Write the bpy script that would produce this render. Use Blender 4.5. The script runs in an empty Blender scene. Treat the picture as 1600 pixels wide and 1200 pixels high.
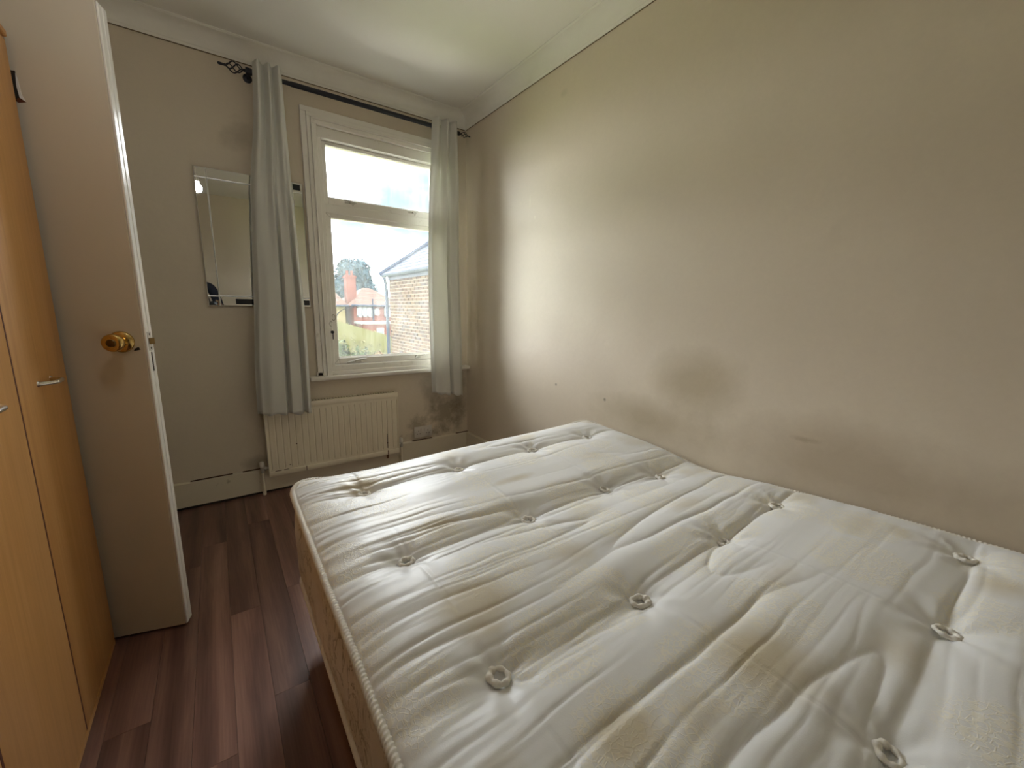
import bpy, bmesh, math, random
import numpy as np
from mathutils import Vector, Matrix

random.seed(7)
PI = math.pi
scene = bpy.context.scene
COL = scene.collection

# ------------------------------------------------------------------ camera
CAM_Z = 1.155
YAW, PITCH, ROLL, FPX = 0.626059, -0.180816, 0.0156944, 637.02
cam_d = bpy.data.cameras.new('camera')
cam_d.sensor_fit = 'HORIZONTAL'
cam_d.sensor_width = 36.0
cam_d.lens = FPX * 36.0 / 1600.0
cam_d.clip_start = 0.02
cam_d.clip_end = 500
cam = bpy.data.objects.new('camera', cam_d)
COL.objects.link(cam)
_f = Vector((math.sin(YAW) * math.cos(PITCH), math.cos(YAW) * math.cos(PITCH), math.sin(PITCH)))
_r = Vector((math.cos(YAW), -math.sin(YAW), 0))
_u = _r.cross(_f)
_r2 = math.cos(ROLL) * _r + math.sin(ROLL) * _u
_u2 = -math.sin(ROLL) * _r + math.cos(ROLL) * _u
cam.matrix_world = Matrix(((_r2.x, _u2.x, -_f.x, 0), (_r2.y, _u2.y, -_f.y, 0), (_r2.z, _u2.z, -_f.z, CAM_Z), (0, 0, 0, 1)))
scene.camera = cam

# ------------------------------------------------------------------ exposure
vs = scene.view_settings
vs.view_transform = 'Standard'
vs.look = 'None'
vs.exposure = 1.57
vs.gamma = 1.0
vs.use_curve_mapping = False
scene.cycles.max_bounces = 8
scene.cycles.diffuse_bounces = 5
scene.cycles.glossy_bounces = 4
scene.cycles.use_adaptive_sampling = True
scene.cycles.adaptive_threshold = 0.03
scene.cycles.transparent_max_bounces = 16

# ------------------------------------------------------------------ sky
SKY_STRENGTH = 13.2
LAMP = 23.0            # emission of the room's own ceiling lamp
world = bpy.data.worlds.new('cloudy_sky')
scene.world = world
world.use_nodes = True
wn = world.node_tree
wn.nodes.clear()
def wnode(t, **kw):
    n = wn.nodes.new(t)
    for k, v in kw.items(): setattr(n, k, v)
    return n
w_out = wnode('ShaderNodeOutputWorld'); w_bg = wnode('ShaderNodeBackground')
w_tc = wnode('ShaderNodeTexCoord')
w_map = wnode('ShaderNodeMapping'); w_map.inputs['Scale'].default_value = (1, 1, 2.2)
w_n1 = wnode('ShaderNodeTexNoise'); w_n1.inputs['Scale'].default_value = 3.4; w_n1.inputs['Detail'].default_value = 7; w_n1.inputs['Roughness'].default_value = 0.58
w_dot = wnode('ShaderNodeVectorMath', operation='DOT_PRODUCT')
_bd = Vector((0.432, 1.0, 0.285)).normalized()
w_dot.inputs[1].default_value = _bd
w_gap = wnode('ShaderNodeMapRange'); w_gap.inputs['From Min'].default_value = 0.9935; w_gap.inputs['From Max'].default_value = 1.0
w_gap.inputs['To Min'].default_value = 0.0; w_gap.inputs['To Max'].default_value = 0.22
w_sub = wnode('ShaderNodeMath', operation='SUBTRACT')
w_ramp = wnode('ShaderNodeValToRGB')
cr = w_ramp.color_ramp
cr.elements[0].position = 0.16; cr.elements[0].color = (0.009, 0.018, 0.027, 1)
cr.elements[1].position = 0.62; cr.elements[1].color = (1.0, 1.0, 1.0, 1)
e = cr.elements.new(0.30); e.color = (0.016, 0.025, 0.032, 1)
e = cr.elements.new(0.39); e.color = (0.027, 0.030, 0.032, 1)
e = cr.elements.new(0.46); e.color = (0.42, 0.43, 0.44, 1)
w_bg.inputs['Strength'].default_value = SKY_STRENGTH
L = wn.links.new
L(w_tc.outputs['Generated'], w_map.inputs['Vector']); L(w_map.outputs[0], w_n1.inputs['Vector'])
L(w_tc.outputs['Generated'], w_dot.inputs[0]); L(w_dot.outputs['Value'], w_gap.inputs['Value'])
w_dot2 = wnode('ShaderNodeVectorMath', operation='DOT_PRODUCT'); w_dot2.inputs[1].default_value = Vector((0.36, 1.0, 0.20)).normalized()
w_gap2 = wnode('ShaderNodeMapRange'); w_gap2.inputs['From Min'].default_value = 0.95; w_gap2.inputs['From Max'].default_value = 1.0
w_gap2.inputs['To Min'].default_value = 0.0; w_gap2.inputs['To Max'].default_value = 0.06
w_add = wnode('ShaderNodeMath', operation='ADD')
L(w_tc.outputs['Generated'], w_dot2.inputs[0]); L(w_dot2.outputs['Value'], w_gap2.inputs['Value']); L(w_gap.outputs[0], w_add.inputs[0]); L(w_gap2.outputs[0], w_add.inputs[1])
L(w_n1.outputs['Fac'], w_sub.inputs[0]); L(w_add.outputs[0], w_sub.inputs[1])
L(w_sub.outputs[0], w_ramp.inputs['Fac']); L(w_ramp.outputs['Color'], w_bg.inputs['Color'])
L(w_bg.outputs[0], w_out.inputs['Surface'])

# daylight portal in the window opening (guides sampling of the sky, emits nothing itself)
pd = bpy.data.lights.new('window_portal', 'AREA'); pd.shape = 'RECTANGLE'; pd.size = 0.80; pd.size_y = 1.42
pd.cycles.is_portal = True
po = bpy.data.objects.new('window_portal', pd); COL.objects.link(po)
po.location = (1.0, 2.985, 1.47); po.rotation_euler = (-PI / 2, 0, 0)

# ------------------------------------------------------------------ helpers
def lin(r, g, b):
    f = lambda c: (c / 255) / 12.92 if c / 255 <= 0.04045 else ((c / 255 + 0.055) / 1.055) ** 2.4
    return (f(r), f(g), f(b), 1)

class NT:
    def __init__(self, name, rough=0.6, col=(0.5, 0.5, 0.5, 1), metal=0.0, spec=0.5):
        self.m = bpy.data.materials.new(name); self.m.use_nodes = True
        self.t = self.m.node_tree; self.b = self.t.nodes['Principled BSDF']; self.out = self.t.nodes['Material Output']
        self.b.inputs['Roughness'].default_value = rough; self.b.inputs['Base Color'].default_value = col
        self.b.inputs['Metallic'].default_value = metal; self.b.inputs['Specular IOR Level'].default_value = spec
    def n(self, t, ins=None, **kw):
        x = self.t.nodes.new(t)
        for k, v in kw.items(): setattr(x, k, v)
        for k, v in (ins or {}).items():
            if hasattr(v, 'is_output'): self.t.links.new(v, x.inputs[k])
            else: x.inputs[k].default_value = v
        return x
    def l(self, a, b): self.t.links.new(a, b)
    def pos(self): return self.n('ShaderNodeNewGeometry').outputs['Position']
    def obj(self): return self.n('ShaderNodeTexCoord').outputs['Object']
    def mapped(self, vec, scale=(1, 1, 1), loc=(0, 0, 0), rot=(0, 0, 0)):
        return self.n('ShaderNodeMapping', {'Vector': vec, 'Scale': scale, 'Location': loc, 'Rotation': rot}).outputs[0]
    def noise(self, vec, scale, detail=4, rough=0.55, dist=0.0):
        return self.n('ShaderNodeTexNoise', {'Vector': vec, 'Scale': scale, 'Detail': detail, 'Roughness': rough, 'Distortion': dist}).outputs['Fac']
    def math(self, op, a, b=0.0, clamp=False):
        x = self.n('ShaderNodeMath', {0: a, 1: b}, operation=op); x.use_clamp = clamp; return x.outputs[0]
    def ramp(self, fac, stops):
        x = self.n('ShaderNodeValToRGB', {'Fac': fac}); r = x.color_ramp
        r.elements[0].position = stops[0][0]; r.elements[0].color = stops[0][1]
        r.elements[1].position = stops[-1][0]; r.elements[1].color = stops[-1][1]
        for p, c in stops[1:-1]: q = r.elements.new(p); q.color = c
        return x.outputs['Color']
    def rng(self, v, a, b, c=0.0, d=1.0):
        return self.n('ShaderNodeMapRange', {'Value': v, 'From Min': a, 'From Max': b, 'To Min': c, 'To Max': d}).outputs[0]
    def mix(self, fac, a, b, mode='MIX'):
        x = self.n('ShaderNodeMix', data_type='RGBA', blend_type=mode)
        for i, v in ((0, fac), (6, a), (7, b)):
            if hasattr(v, 'is_output'): self.l(v, x.inputs[i])
            else: x.inputs[i].default_value = v
        return x.outputs[2]
    def base(self, c): self.l(c, self.b.inputs['Base Color'])
    def bump(self, h, strength=0.2, dist=0.01):
        x = self.n('ShaderNodeBump', {'Height': h, 'Strength': strength, 'Distance': dist}); self.l(x.outputs[0], self.b.inputs['Normal'])
    def blob(self, vec, centre, size, wob=0.35, nscale=6.0):
        """soft stain of its own shape around a world point: 1 in the middle, 0 outside"""
        d = self.n('ShaderNodeVectorMath', {0: vec, 1: centre}, operation='SUBTRACT').outputs[0]
        d = self.n('ShaderNodeVectorMath', {0: d, 1: (1 / size[0], 1 / size[1], 1 / size[2])}, operation='MULTIPLY').outputs[0]
        ln = self.n('ShaderNodeVectorMath', {0: d}, operation='LENGTH').outputs['Value']
        nz = self.noise(vec, nscale, 5, 0.65)
        s = self.math('ADD', ln, self.math('MULTIPLY', self.math('SUBTRACT', nz, 0.5), wob * 4))
        return self.rng(s, 1.0, 0.25)

def mat_plain(name, col, rough=0.6, metal=0.0, spec=0.5, nz=0.0, nscale=8, bump=0.0, bscale=120):
    t = NT(name, rough, col, metal, spec)
    if nz:
        f = t.noise(t.pos(), nscale, 5)
        t.base(t.mix(f, tuple(c * (1 - nz) for c in col[:3]) + (1,), tuple(min(1, c * (1 + nz)) for c in col[:3]) + (1,)))
    if bump: t.bump(t.noise(t.pos(), bscale, 3), bump, 0.002)
    return t.m

def new_obj(name, me, mat=None, parent=None, smooth=False):
    if mat is not None and not me.materials: me.materials.append(mat)
    o = bpy.data.objects.new(name, me); COL.objects.link(o)
    if parent is not None: o.parent = parent
    if smooth: me.polygons.foreach_set('use_smooth', [True] * len(me.polygons))
    return o

def empty(name, loc=(0, 0, 0), rotz=0.0):
    o = bpy.data.objects.new(name, None); COL.objects.link(o); o.location = loc; o.rotation_euler = (0, 0, rotz)
    o.empty_display_size = 0.1
    return o

def tag(o, label, cat, group=None, kind=None):
    o['label'] = label; o['category'] = cat
    if group: o['group'] = group
    if kind: o['kind'] = kind
    return o

def struct(o, label=None):
    o['kind'] = 'structure'
    if label: o['label'] = label
    return o

class MB:
    """collects boxes, tubes, lathes, prisms in one bmesh"""
    def __init__(self): self.bm = bmesh.new()
    def box(self, x0, x1, y0, y1, z0, z1, bev=0.0, seg=1):
        b = bmesh.new()
        v = [b.verts.new((x, y, z)) for z in (z0, z1) for y in (y0, y1) for x in (x0, x1)]
        for q in ((0, 2, 3, 1), (4, 5, 7, 6), (0, 1, 5, 4), (2, 6, 7, 3), (0, 4, 6, 2), (1, 3, 7, 5)): b.faces.new([v[i] for i in q])
        if bev > 0: bmesh.ops.bevel(b, geom=b.edges[:], offset=bev, segments=seg, affect='EDGES', profile=0.5)
        return self.merge(b)
    def merge(self, b, mat=None):
        if mat is not None: b.transform(mat)
        me = bpy.data.meshes.new('tmp'); b.to_mesh(me); b.free(); self.bm.from_mesh(me); bpy.data.meshes.remove(me)
        return self
    def tube(self, pts, rad, seg=10, caps=True, closed=False):
        pts = [Vector(p) for p in pts]; n = len(pts); bm = self.bm; rings = []
        up = None
        for i, p in enumerate(pts):
            if closed: t = (pts[(i + 1) % n] - pts[i - 1])
            else: t = pts[min(i + 1, n - 1)] - pts[max(i - 1, 0)]
            t.normalize()
            if up is None:
                up = Vector((0, 0, 1)) if abs(t.z) < 0.9 else Vector((1, 0, 0))
            a = up - t * up.dot(t)
            if a.length < 1e-6: a = t.orthogonal()
            a.normalize(); up = a; b = t.cross(a)
            r = rad[i] if isinstance(rad, (list, tuple)) else rad
            rings.append([bm.verts.new(p + (a * math.cos(k * 2 * PI / seg) + b * math.sin(k * 2 * PI / seg)) * r) for k in range(seg)])
        rng = range(n if closed else n - 1)
        for i in rng:
            A, B = rings[i], rings[(i + 1) % n]
            for k in range(seg): bm.faces.new((A[k], A[(k + 1) % seg], B[(k + 1) % seg], B[k]))
        if caps and not closed:
            bm.faces.new(rings[0][::-1]); bm.faces.new(rings[-1])
        return self
    def lathe(self, prof, origin, axis, seg=24):
        """prof: list of (radius, distance along axis)"""
        ax = Vector(axis).normalized(); a = ax.orthogonal().normalized(); b = ax.cross(a); o = Vector(origin); bm = self.bm; rings = []
        for r, h in prof:
            if r < 1e-5: rings.append([bm.verts.new(o + ax * h)])
            else: rings.append([bm.verts.new(o + ax * h + (a * math.cos(k * 2 * PI / seg) + b * math.sin(k * 2 * PI / seg)) * r) for k in range(seg)])
        for A, B in zip(rings[:-1], rings[1:]):
            for k in range(seg):
                k2 = (k + 1) % seg
                if len(A) == 1 and len(B) == 1: continue
                if len(A) == 1: bm.faces.new((A[0], B[k], B[k2]))
                elif len(B) == 1: bm.faces.new((A[k], A[k2], B[0]))
                else: bm.faces.new((A[k], A[k2], B[k2], B[k]))
        return self
    def quad(self, *p):
        self.bm.faces.new([self.bm.verts.new(q) for q in p]); return self
    def prism(self, poly, d):
        """extrude a closed polygon (list of 3-D points) by vector d"""
        bm = self.bm; d = Vector(d); A = [bm.verts.new(p) for p in poly]; B = [bm.verts.new(Vector(p) + d) for p in poly]
        n = len(A); bm.faces.new(A[::-1]); bm.faces.new(B)
        for i in range(n): bm.faces.new((A[i], A[(i + 1) % n], B[(i + 1) % n], B[i]))
        return self
    def build(self, name, mat=None, parent=None, smooth=False, angle=None):
        bmesh.ops.recalc_face_normals(self.bm, faces=self.bm.faces[:])
        me = bpy.data.meshes.new(name); self.bm.to_mesh(me); self.bm.free()
        o = new_obj(name, me, mat, parent, smooth or angle is not None)
        if angle is not None:
            try: me.set_sharp_from_angle(angle=math.radians(angle))
            except Exception: pass
        return o

def grid_mesh(name, P, closed_u=False):
    """P: (nv,nu,3) numpy grid -> mesh"""
    nv, nu = P.shape[:2]
    me = bpy.data.meshes.new(name)
    i = np.arange(nv * nu).reshape(nv, nu)
    if closed_u:
        a = i[:-1]; b = np.roll(i, -1, axis=1)[:-1]; c = np.roll(i, -1, axis=1)[1:]; d = i[1:]
    else:
        a = i[:-1, :-1]; b = i[:-1, 1:]; c = i[1:, 1:]; d = i[1:, :-1]
    q = np.stack([a.ravel(), b.ravel(), c.ravel(), d.ravel()], 1).astype(np.int32)
    me.vertices.add(nv * nu); me.vertices.foreach_set('co', P.reshape(-1).astype(np.float32))
    me.loops.add(q.size); me.loops.foreach_set('vertex_index', q.ravel())
    me.polygons.add(len(q)); me.polygons.foreach_set('loop_start', np.arange(0, q.size, 4, dtype=np.int32))
    me.polygons.foreach_set('use_smooth', np.ones(len(q), dtype=bool))
    me.update(calc_edges=True); me.validate()
    return me

# numpy gradient noise
_rs = np.random.RandomState(11)
_perm = _rs.permutation(512); _ang = _rs.rand(512) * 2 * PI
def gnoise(x, y, s=0):
    x = np.asarray(x, float) + 37.1 * s; y = np.asarray(y, float) + 11.7 * s
    xi = np.floor(x).astype(int); yi = np.floor(y).astype(int); xf = x - xi; yf = y - yi
    u = xf * xf * xf * (xf * (xf * 6 - 15) + 10); v = yf * yf * yf * (yf * (yf * 6 - 15) + 10)
    def g(a, b, dx, dy):
        h = _ang[_perm[(_perm[(xi + a) & 511] + yi + b) & 511]]
        return np.cos(h) * dx + np.sin(h) * dy
    n00 = g(0, 0, xf, yf); n10 = g(1, 0, xf - 1, yf); n01 = g(0, 1, xf, yf - 1); n11 = g(1, 1, xf - 1, yf - 1)
    return (n00 * (1 - u) + n10 * u) * (1 - v) + (n01 * (1 - u) + n11 * u) * v * 1.0

# ------------------------------------------------------------------ materials
def wall_material(name, col, stains):
    t = NT(name, 0.48, col, 0, 0.35); p = t.pos()
    big = t.noise(p, 1.3, 5); c = t.mix(t.rng(big, 0.3, 0.7), tuple(x * 0.955 for x in col[:3]) + (1,), tuple(x * 1.03 for x in col[:3]) + (1,))
    fine = t.noise(p, 60, 3); c = t.mix(t.rng(fine, 0.3, 0.7, 0, 0.12), c, tuple(x * 0.8 for x in col[:3]) + (1,))
    for centre, size, scol, amt, wob, ns in stains:
        f = t.math('MULTIPLY', t.blob(p, centre, size, wob, ns), amt)
        c = t.mix(f, c, scol)
    t.base(c)
    h = t.math('ADD', t.noise(p, 5, 3), t.math('MULTIPLY', t.noise(p, 90, 2), 0.06))
    t.bump(h, 0.35, 0.012)
    return t.m

WALL = (0.73, 0.642, 0.515, 1)
MOULD = lin(112, 98, 66); DAMP = lin(138, 120, 70)
M_wall_right = wall_material('beige_wall_paint_damp', WALL, [
    ((1.61, 0.93, 0.86), (0.3, 0.24, 0.17), DAMP, 0.42, 0.22, 4),
    ((1.61, 1.15, 0.66), (0.3, 0.42, 0.12), DAMP, 0.40, 0.25, 4),
    ((1.61, 0.30, 0.66), (0.3, 0.60, 0.17), lin(134, 112, 76), 0.40, 0.25, 3),
    ((1.61, 0.50, 0.73), (0.3, 0.05, 0.012), lin(130, 104, 74), 0.3, 0.4, 25),
    ((1.61, 1.78, 0.72), (0.3, 0.012, 0.012), lin(80, 70, 50), 0.6, 0.2, 25),
    ((1.61, 1.40, 0.70), (0.3, 0.011, 0.011), lin(80, 70, 50), 0.6, 0.2, 25),
    ((1.61, 1.80, 2.285), (0.3, 0.035, 0.022), lin(205, 196, 176), 0.6, 0.25, 20),
    ((1.61, 2.07, 1.80), (0.3, 0.006, 0.045), lin(236, 230, 206), 0.6, 0.1, 30), ((1.61, 2.02, 1.70), (0.3, 0.009, 0.012), lin(236, 230, 206), 0.6, 0.2, 30),
    ((1.61, 2.75, 1.0), (0.3, 0.10, 0.45), lin(150, 130, 84), 0.35, 0.3, 4)])
M_wall_far = wall_material('beige_wall_paint_mould', WALL, [
    ((1.42, 2.85, 0.34), (0.20, 0.2, 0.20), MOULD, 0.55, 0.6, 14),
    ((1.53, 2.85, 0.45), (0.08, 0.2, 0.32), lin(104, 88, 60), 0.42, 0.5, 11),
    ((1.18, 2.85, 0.28), (0.09, 0.2, 0.075), lin(110, 94, 56), 0.5, 0.5, 18),
    ((1.30, 2.85, 0.52), (0.12, 0.2, 0.14), MOULD, 0.4, 0.5, 8),
    ((1.25, 2.85, 0.20), (0.2, 0.2, 0.05), lin(90, 76, 50), 0.5, 0.5, 14),
    ((0.12, 2.85, 0.20), (0.10, 0.2, 0.05), lin(104, 90, 62), 0.35, 0.4, 9),
    ((0.20, 2.85, 2.05), (0.10, 0.2, 0.10), MOULD, 0.25, 0.5, 10)])
M_wall_plain = wall_material('beige_wall_paint', WALL, [])
M_ceiling = mat_plain('ceiling_white_paint', (0.90, 0.885, 0.825, 1), 0.7, nz=0.03, nscale=2, bump=0.12, bscale=70)
M_cornice = mat_plain('cornice_white_paint', (0.87, 0.85, 0.78, 1), 0.6, nz=0.06, nscale=9, bump=0.15, bscale=60)
M_seam = mat_plain('cornice_dirt_line', (0.20, 0.15, 0.09, 1), 0.8, nz=0.4, nscale=30)
M_skirting = NT('skirting_cream_gloss', 0.35, (0.76, 0.69, 0.55, 1))
_p = M_skirting.pos(); _f2 = M_skirting.noise(_p, 12, 6, 0.7)
M_skirting.base(M_skirting.mix(M_skirting.rng(_f2, 0.62, 0.72, 0, 0.6), (0.76, 0.69, 0.55, 1), (0.30, 0.24, 0.15, 1)))
M_skirting = M_skirting.m
M_dark = mat_plain('dark_gap', (0.03, 0.022, 0.016, 1), 0.9)
M_rust = mat_plain('rust_brown', (0.10, 0.05, 0.022, 1), 0.9, nz=0.3, nscale=40)

# window paint, grubby
t = NT('window_white_gloss', 0.32, (0.72, 0.69, 0.62, 1)); p = t.pos()
f = t.noise(p, 18, 6, 0.7)
t.base(t.mix(t.rng(f, 0.60, 0.75, 0, 0.5), (0.84, 0.81, 0.745, 1), (0.42, 0.37, 0.27, 1))); t.bump(t.noise(p, 60, 3), 0.1, 0.003)
M_window = t.m
M_window_dirt = mat_plain('window_dirt', (0.20, 0.17, 0.12, 1), 0.8)

# grubby glass: clear pane with a film of dried dust and drip streaks
t = NT('grubby_window_glass'); p = t.pos()
streak = t.noise(t.mapped(p, (38, 1, 2.2)), 1.0, 5, 0.65)
cloud = t.noise(p, 4.5, 5, 0.6)
film = t.math('MULTIPLY', t.rng(t.math('ADD', t.math('MULTIPLY', streak, 0.45), t.math('MULTIPLY', cloud, 0.55)), 0.36, 0.68, 0.008, 0.048), 1.0)
tr = t.n('ShaderNodeBsdfTransparent', {'Color': (0.97, 0.985, 0.985, 1)}); dust = t.n('ShaderNodeBsdfTranslucent', {'Color': (0.86, 0.88, 0.86, 1)})
gl = t.n('ShaderNodeBsdfGlossy', {'Roughness': 0.03}); fr = t.n('ShaderNodeFresnel', {'IOR': 1.35})
m1 = t.n('ShaderNodeMixShader', {0: film, 1: tr.outputs[0], 2: dust.outputs[0]})
m2 = t.n('ShaderNodeMixShader', {0: fr.outputs[0], 1: m1.outputs[0], 2: gl.outputs[0]})
t.l(m2.outputs[0], t.out.inputs['Surface']); M_glass = t.m

M_metal = mat_plain('dull_window_metal', (0.55, 0.53, 0.48, 1), 0.4, 0.8)
M_black = mat_plain('black_painted_iron', (0.012, 0.013, 0.020, 1), 0.45)

# curtain cloth
t = NT('pale_grey_green_curtain_cloth', 0.85, (0.60, 0.60, 0.555, 1), 0, 0.2); p = t.pos()
c = t.mix(t.noise(p, 3, 4), (0.78, 0.775, 0.73, 1), (0.85, 0.845, 0.80, 1)); t.base(c)
t.bump(t.noise(p, 320, 2), 0.15, 0.001)
tl = t.n('ShaderNodeBsdfTranslucent', {'Color': (0.74, 0.73, 0.66, 1)})
mx = t.n('ShaderNodeMixShader', {0: 0.22, 1: t.b.outputs[0], 2: tl.outputs[0]}); t.l(mx.outputs[0], t.out.inputs['Surface'])
M_curtain = t.m

# radiator enamel
t = NT('radiator_cream_enamel', 0.35, (0.66, 0.60, 0.45, 1)); p = t.pos()
f = t.noise(t.mapped(p, (30, 30, 3)), 1.0, 6, 0.7)
c = t.mix(t.rng(f, 0.58, 0.75, 0, 0.4), (0.86, 0.79, 0.635, 1), (0.55, 0.46, 0.30, 1)); t.base(c); M_rad = t.m
M_rad_grille = mat_plain('radiator_grille_grime', (0.42, 0.35, 0.23, 1), 0.55, nz=0.45, nscale=35)
M_plastic = mat_plain('socket_white_plastic', (0.66, 0.62, 0.56, 1), 0.4)

M_mirror = mat_plain('mirror_silver', (0.86, 0.88, 0.87, 1), 0.015, 1.0)
M_mirror_edge = mat_plain('mirror_bevel', (0.92, 0.93, 0.92, 1), 0.32, 1.0)
M_reflection_phone_dark = mat_plain('dark_reflection_and_phone_glass', (0.012, 0.014, 0.018, 1), 0.15)  # near-black for the painted mirror reflections and for the phone body

# beech wardrobe foil
t = NT('beech_foil', 0.42, (0.4, 0.24, 0.1, 1), 0, 0.4); p = t.obj()
g1 = t.noise(t.mapped(p, (1, 55, 1.6)), 1.0, 6, 0.6, 0.3); g2 = t.noise(t.mapped(p, (1, 260, 9)), 1.0, 3)
f = t.math('ADD', t.math('MULTIPLY', g1, 0.7), t.math('MULTIPLY', g2, 0.3))
t.base(t.ramp(f, [(0.30, lin(196, 144, 84)), (0.5, lin(208, 155, 92)), (0.70, lin(216, 166, 104))])); M_beech = t.m
M_beech_dark = mat_plain('wardrobe_edge_dark', lin(96, 48, 24), 0.6)
M_chrome = mat_plain('satin_chrome', (0.78, 0.76, 0.72, 1), 0.25, 1.0)
M_brass = mat_plain('polished_brass', (0.66, 0.46, 0.17, 1), 0.16, 1.0)
M_brass_dark = mat_plain('tarnished_brass', (0.20, 0.13, 0.05, 1), 0.35, 1.0)

M_door = mat_plain('door_cream_paint', (0.66, 0.61, 0.505, 1), 0.5, nz=0.06, nscale=2, bump=0.08, bscale=70)
M_door_edge = mat_plain('door_edge_white_gloss', (0.90, 0.885, 0.84, 1), 0.22, nz=0.08, nscale=20, bump=0.2, bscale=80)

# laminate planks: every plank gets its own tone from its object random value
t = NT('dark_walnut_laminate', 0.34, (0.1, 0.05, 0.03, 1), 0, 0.45); p = t.pos()
oi = t.n('ShaderNodeObjectInfo').outputs['Random']
off = t.n('ShaderNodeCombineXYZ', {'X': t.math('MULTIPLY', oi, 31.0), 'Y': t.math('MULTIPLY', oi, 17.0)}).outputs[0]
pv = t.n('ShaderNodeVectorMath', {0: p, 1: off}, operation='ADD').outputs[0]
g1 = t.noise(t.mapped(pv, (17, 1.3, 1)), 1.0, 6, 0.6, 0.6); g2 = t.noise(t.mapped(pv, (190, 5, 1)), 1.0, 4)
ring = t.n('ShaderNodeTexWave', {'Vector': t.mapped(pv, (1, 0.09, 1)), 'Scale': 3.2, 'Distortion': 7.0, 'Detail': 3.0}, wave_type='BANDS').outputs['Fac']
f = t.math('ADD', t.math('ADD', t.math('MULTIPLY', g1, 0.54), t.math('MULTIPLY', g2, 0.27)), t.math('MULTIPLY', ring, 0.19))
c = t.ramp(f, [(0.28, lin(90, 64, 55)), (0.5, lin(124, 91, 79)), (0.74, lin(158, 122, 105))])
tone = t.rng(oi, 0, 1, 0.78, 1.16)
t.base(t.mix(1.0, c, t.n('ShaderNodeCombineColor', {0: tone, 1: t.math('MULTIPLY', tone, 0.99), 2: tone}).outputs[0], 'MULTIPLY'))
t.bump(g2, 0.06, 0.001); M_plank = t.m

# mattress damask: silvery cream ground, woven medallions, old stains (attributes hold where the stains are)
def damask(name, base, with_attr=True):
    t = NT(name, 0.40, base, 0, 0.55); p = t.pos()
    c = t.mix(t.noise(p, 2.2, 4), tuple(x * 0.95 for x in base[:3]) + (1,), tuple(x * 1.04 for x in base[:3]) + (1,))
    v1 = t.n('ShaderNodeTexVoronoi', {'Vector': t.mapped(p, (1, 1, 1), (0.13, 0.07, 0)), 'Scale': 4.1, 'Randomness': 0.5}, feature='F1', distance='EUCLIDEAN').outputs['Distance']
    area = t.rng(t.math('ADD', v1, t.math('MULTIPLY', t.math('SUBTRACT', t.noise(p, 22, 3), 0.5), 0.30)), 0.45, 0.36)
    v2 = t.n('ShaderNodeTexVoronoi', {'Vector': p, 'Scale': 105.0}, feature='DISTANCE_TO_EDGE').outputs['Distance']
    v3 = t.n('ShaderNodeTexVoronoi', {'Vector': p, 'Scale': 40.0}, feature='F1').outputs['Distance']
    rings = t.math('SUBTRACT', 1.0, t.rng(t.math('ABSOLUTE', t.math('SUBTRACT', v3, 0.36)), 0.03, 0.09), clamp=True)
    lines = t.math('MAXIMUM', t.rng(v2, 0.09, 0.03), t.math('MULTIPLY', rings, 0.9))
    lace = t.math('MULTIPLY', lines, area)
    c = t.mix(t.math('MULTIPLY', area, 0.16), c, (base[0] * 0.93, base[1] * 0.89, base[2] * 0.77, 1))
    c = t.mix(t.math('MULTIPLY', lace, 0.75), c, (0.90, 0.865, 0.75, 1))
    if with_attr:
        st = t.n('ShaderNodeAttribute', attribute_name='stain').outputs['Fac']
        sn = t.rng(t.math('ADD', st, t.math('MULTIPLY', t.math('SUBTRACT', t.noise(p, 9, 6, 0.65), 0.5), 0.55)), 0.22, 0.72)
        sn = t.math('MULTIPLY', sn, t.rng(st, 0.02, 0.25))
        c = t.mix(t.math('MULTIPLY', sn, 0.72), c, (0.56, 0.47, 0.29, 1))
    else:
        sc = t.math('ABSOLUTE', t.math('SUBTRACT', t.noise(t.mapped(p, (1, 1, 0.6)), 17, 3, 0.5, 1.6), 0.5))
        patch = t.rng(t.noise(p, 5, 3), 0.42, 0.52)
        c = t.mix(t.math('MULTIPLY', t.math('MULTIPLY', t.rng(sc, 0.036, 0.010), patch), 0.85), c, (0.20, 0.15, 0.08, 1))
        c = t.mix(t.math('MULTIPLY', patch, 0.18), c, (0.50, 0.42, 0.28, 1))
    t.base(c)
    t.b.inputs['Sheen Weight'].default_value = 0.15
    weave = t.noise(p, 480, 2)
    t.bump(t.math('ADD', t.math('MULTIPLY', lace, 0.6), t.math('MULTIPLY', weave, 0.35)), 0.35, 0.0012)
    return t.m
M_damask = damask('mattress_damask_top', (0.825, 0.835, 0.845, 1))
M_border = damask('mattress_damask_side', (0.80, 0.75, 0.665, 1), False)
M_piping = mat_plain('mattress_piping_cord', (0.80, 0.76, 0.68, 1), 0.7, nz=0.12, nscale=25)
M_tuft = mat_plain('mattress_tuft_felt', (0.80, 0.775, 0.71, 1), 0.9, nz=0.15, nscale=60, bump=0.3, bscale=300)
M_base_cloth = mat_plain('divan_base_cloth', (0.20, 0.17, 0.13, 1), 0.9, nz=0.1)

# ------------------------------------------------------------------ room shell
XL, XR, YB, YF, ZC = -0.93, 1.61, -1.00, 2.85, 2.52
WX0, WX1, WZ0, WZ1 = 0.59, 1.41, 0.735, 2.216       # hole in the window wall
TH = 0.22
def mbox(name, mat, *a, parent=None, bev=0.0):
    return MB().box(*a, bev=bev).build(name, mat, parent)

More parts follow.
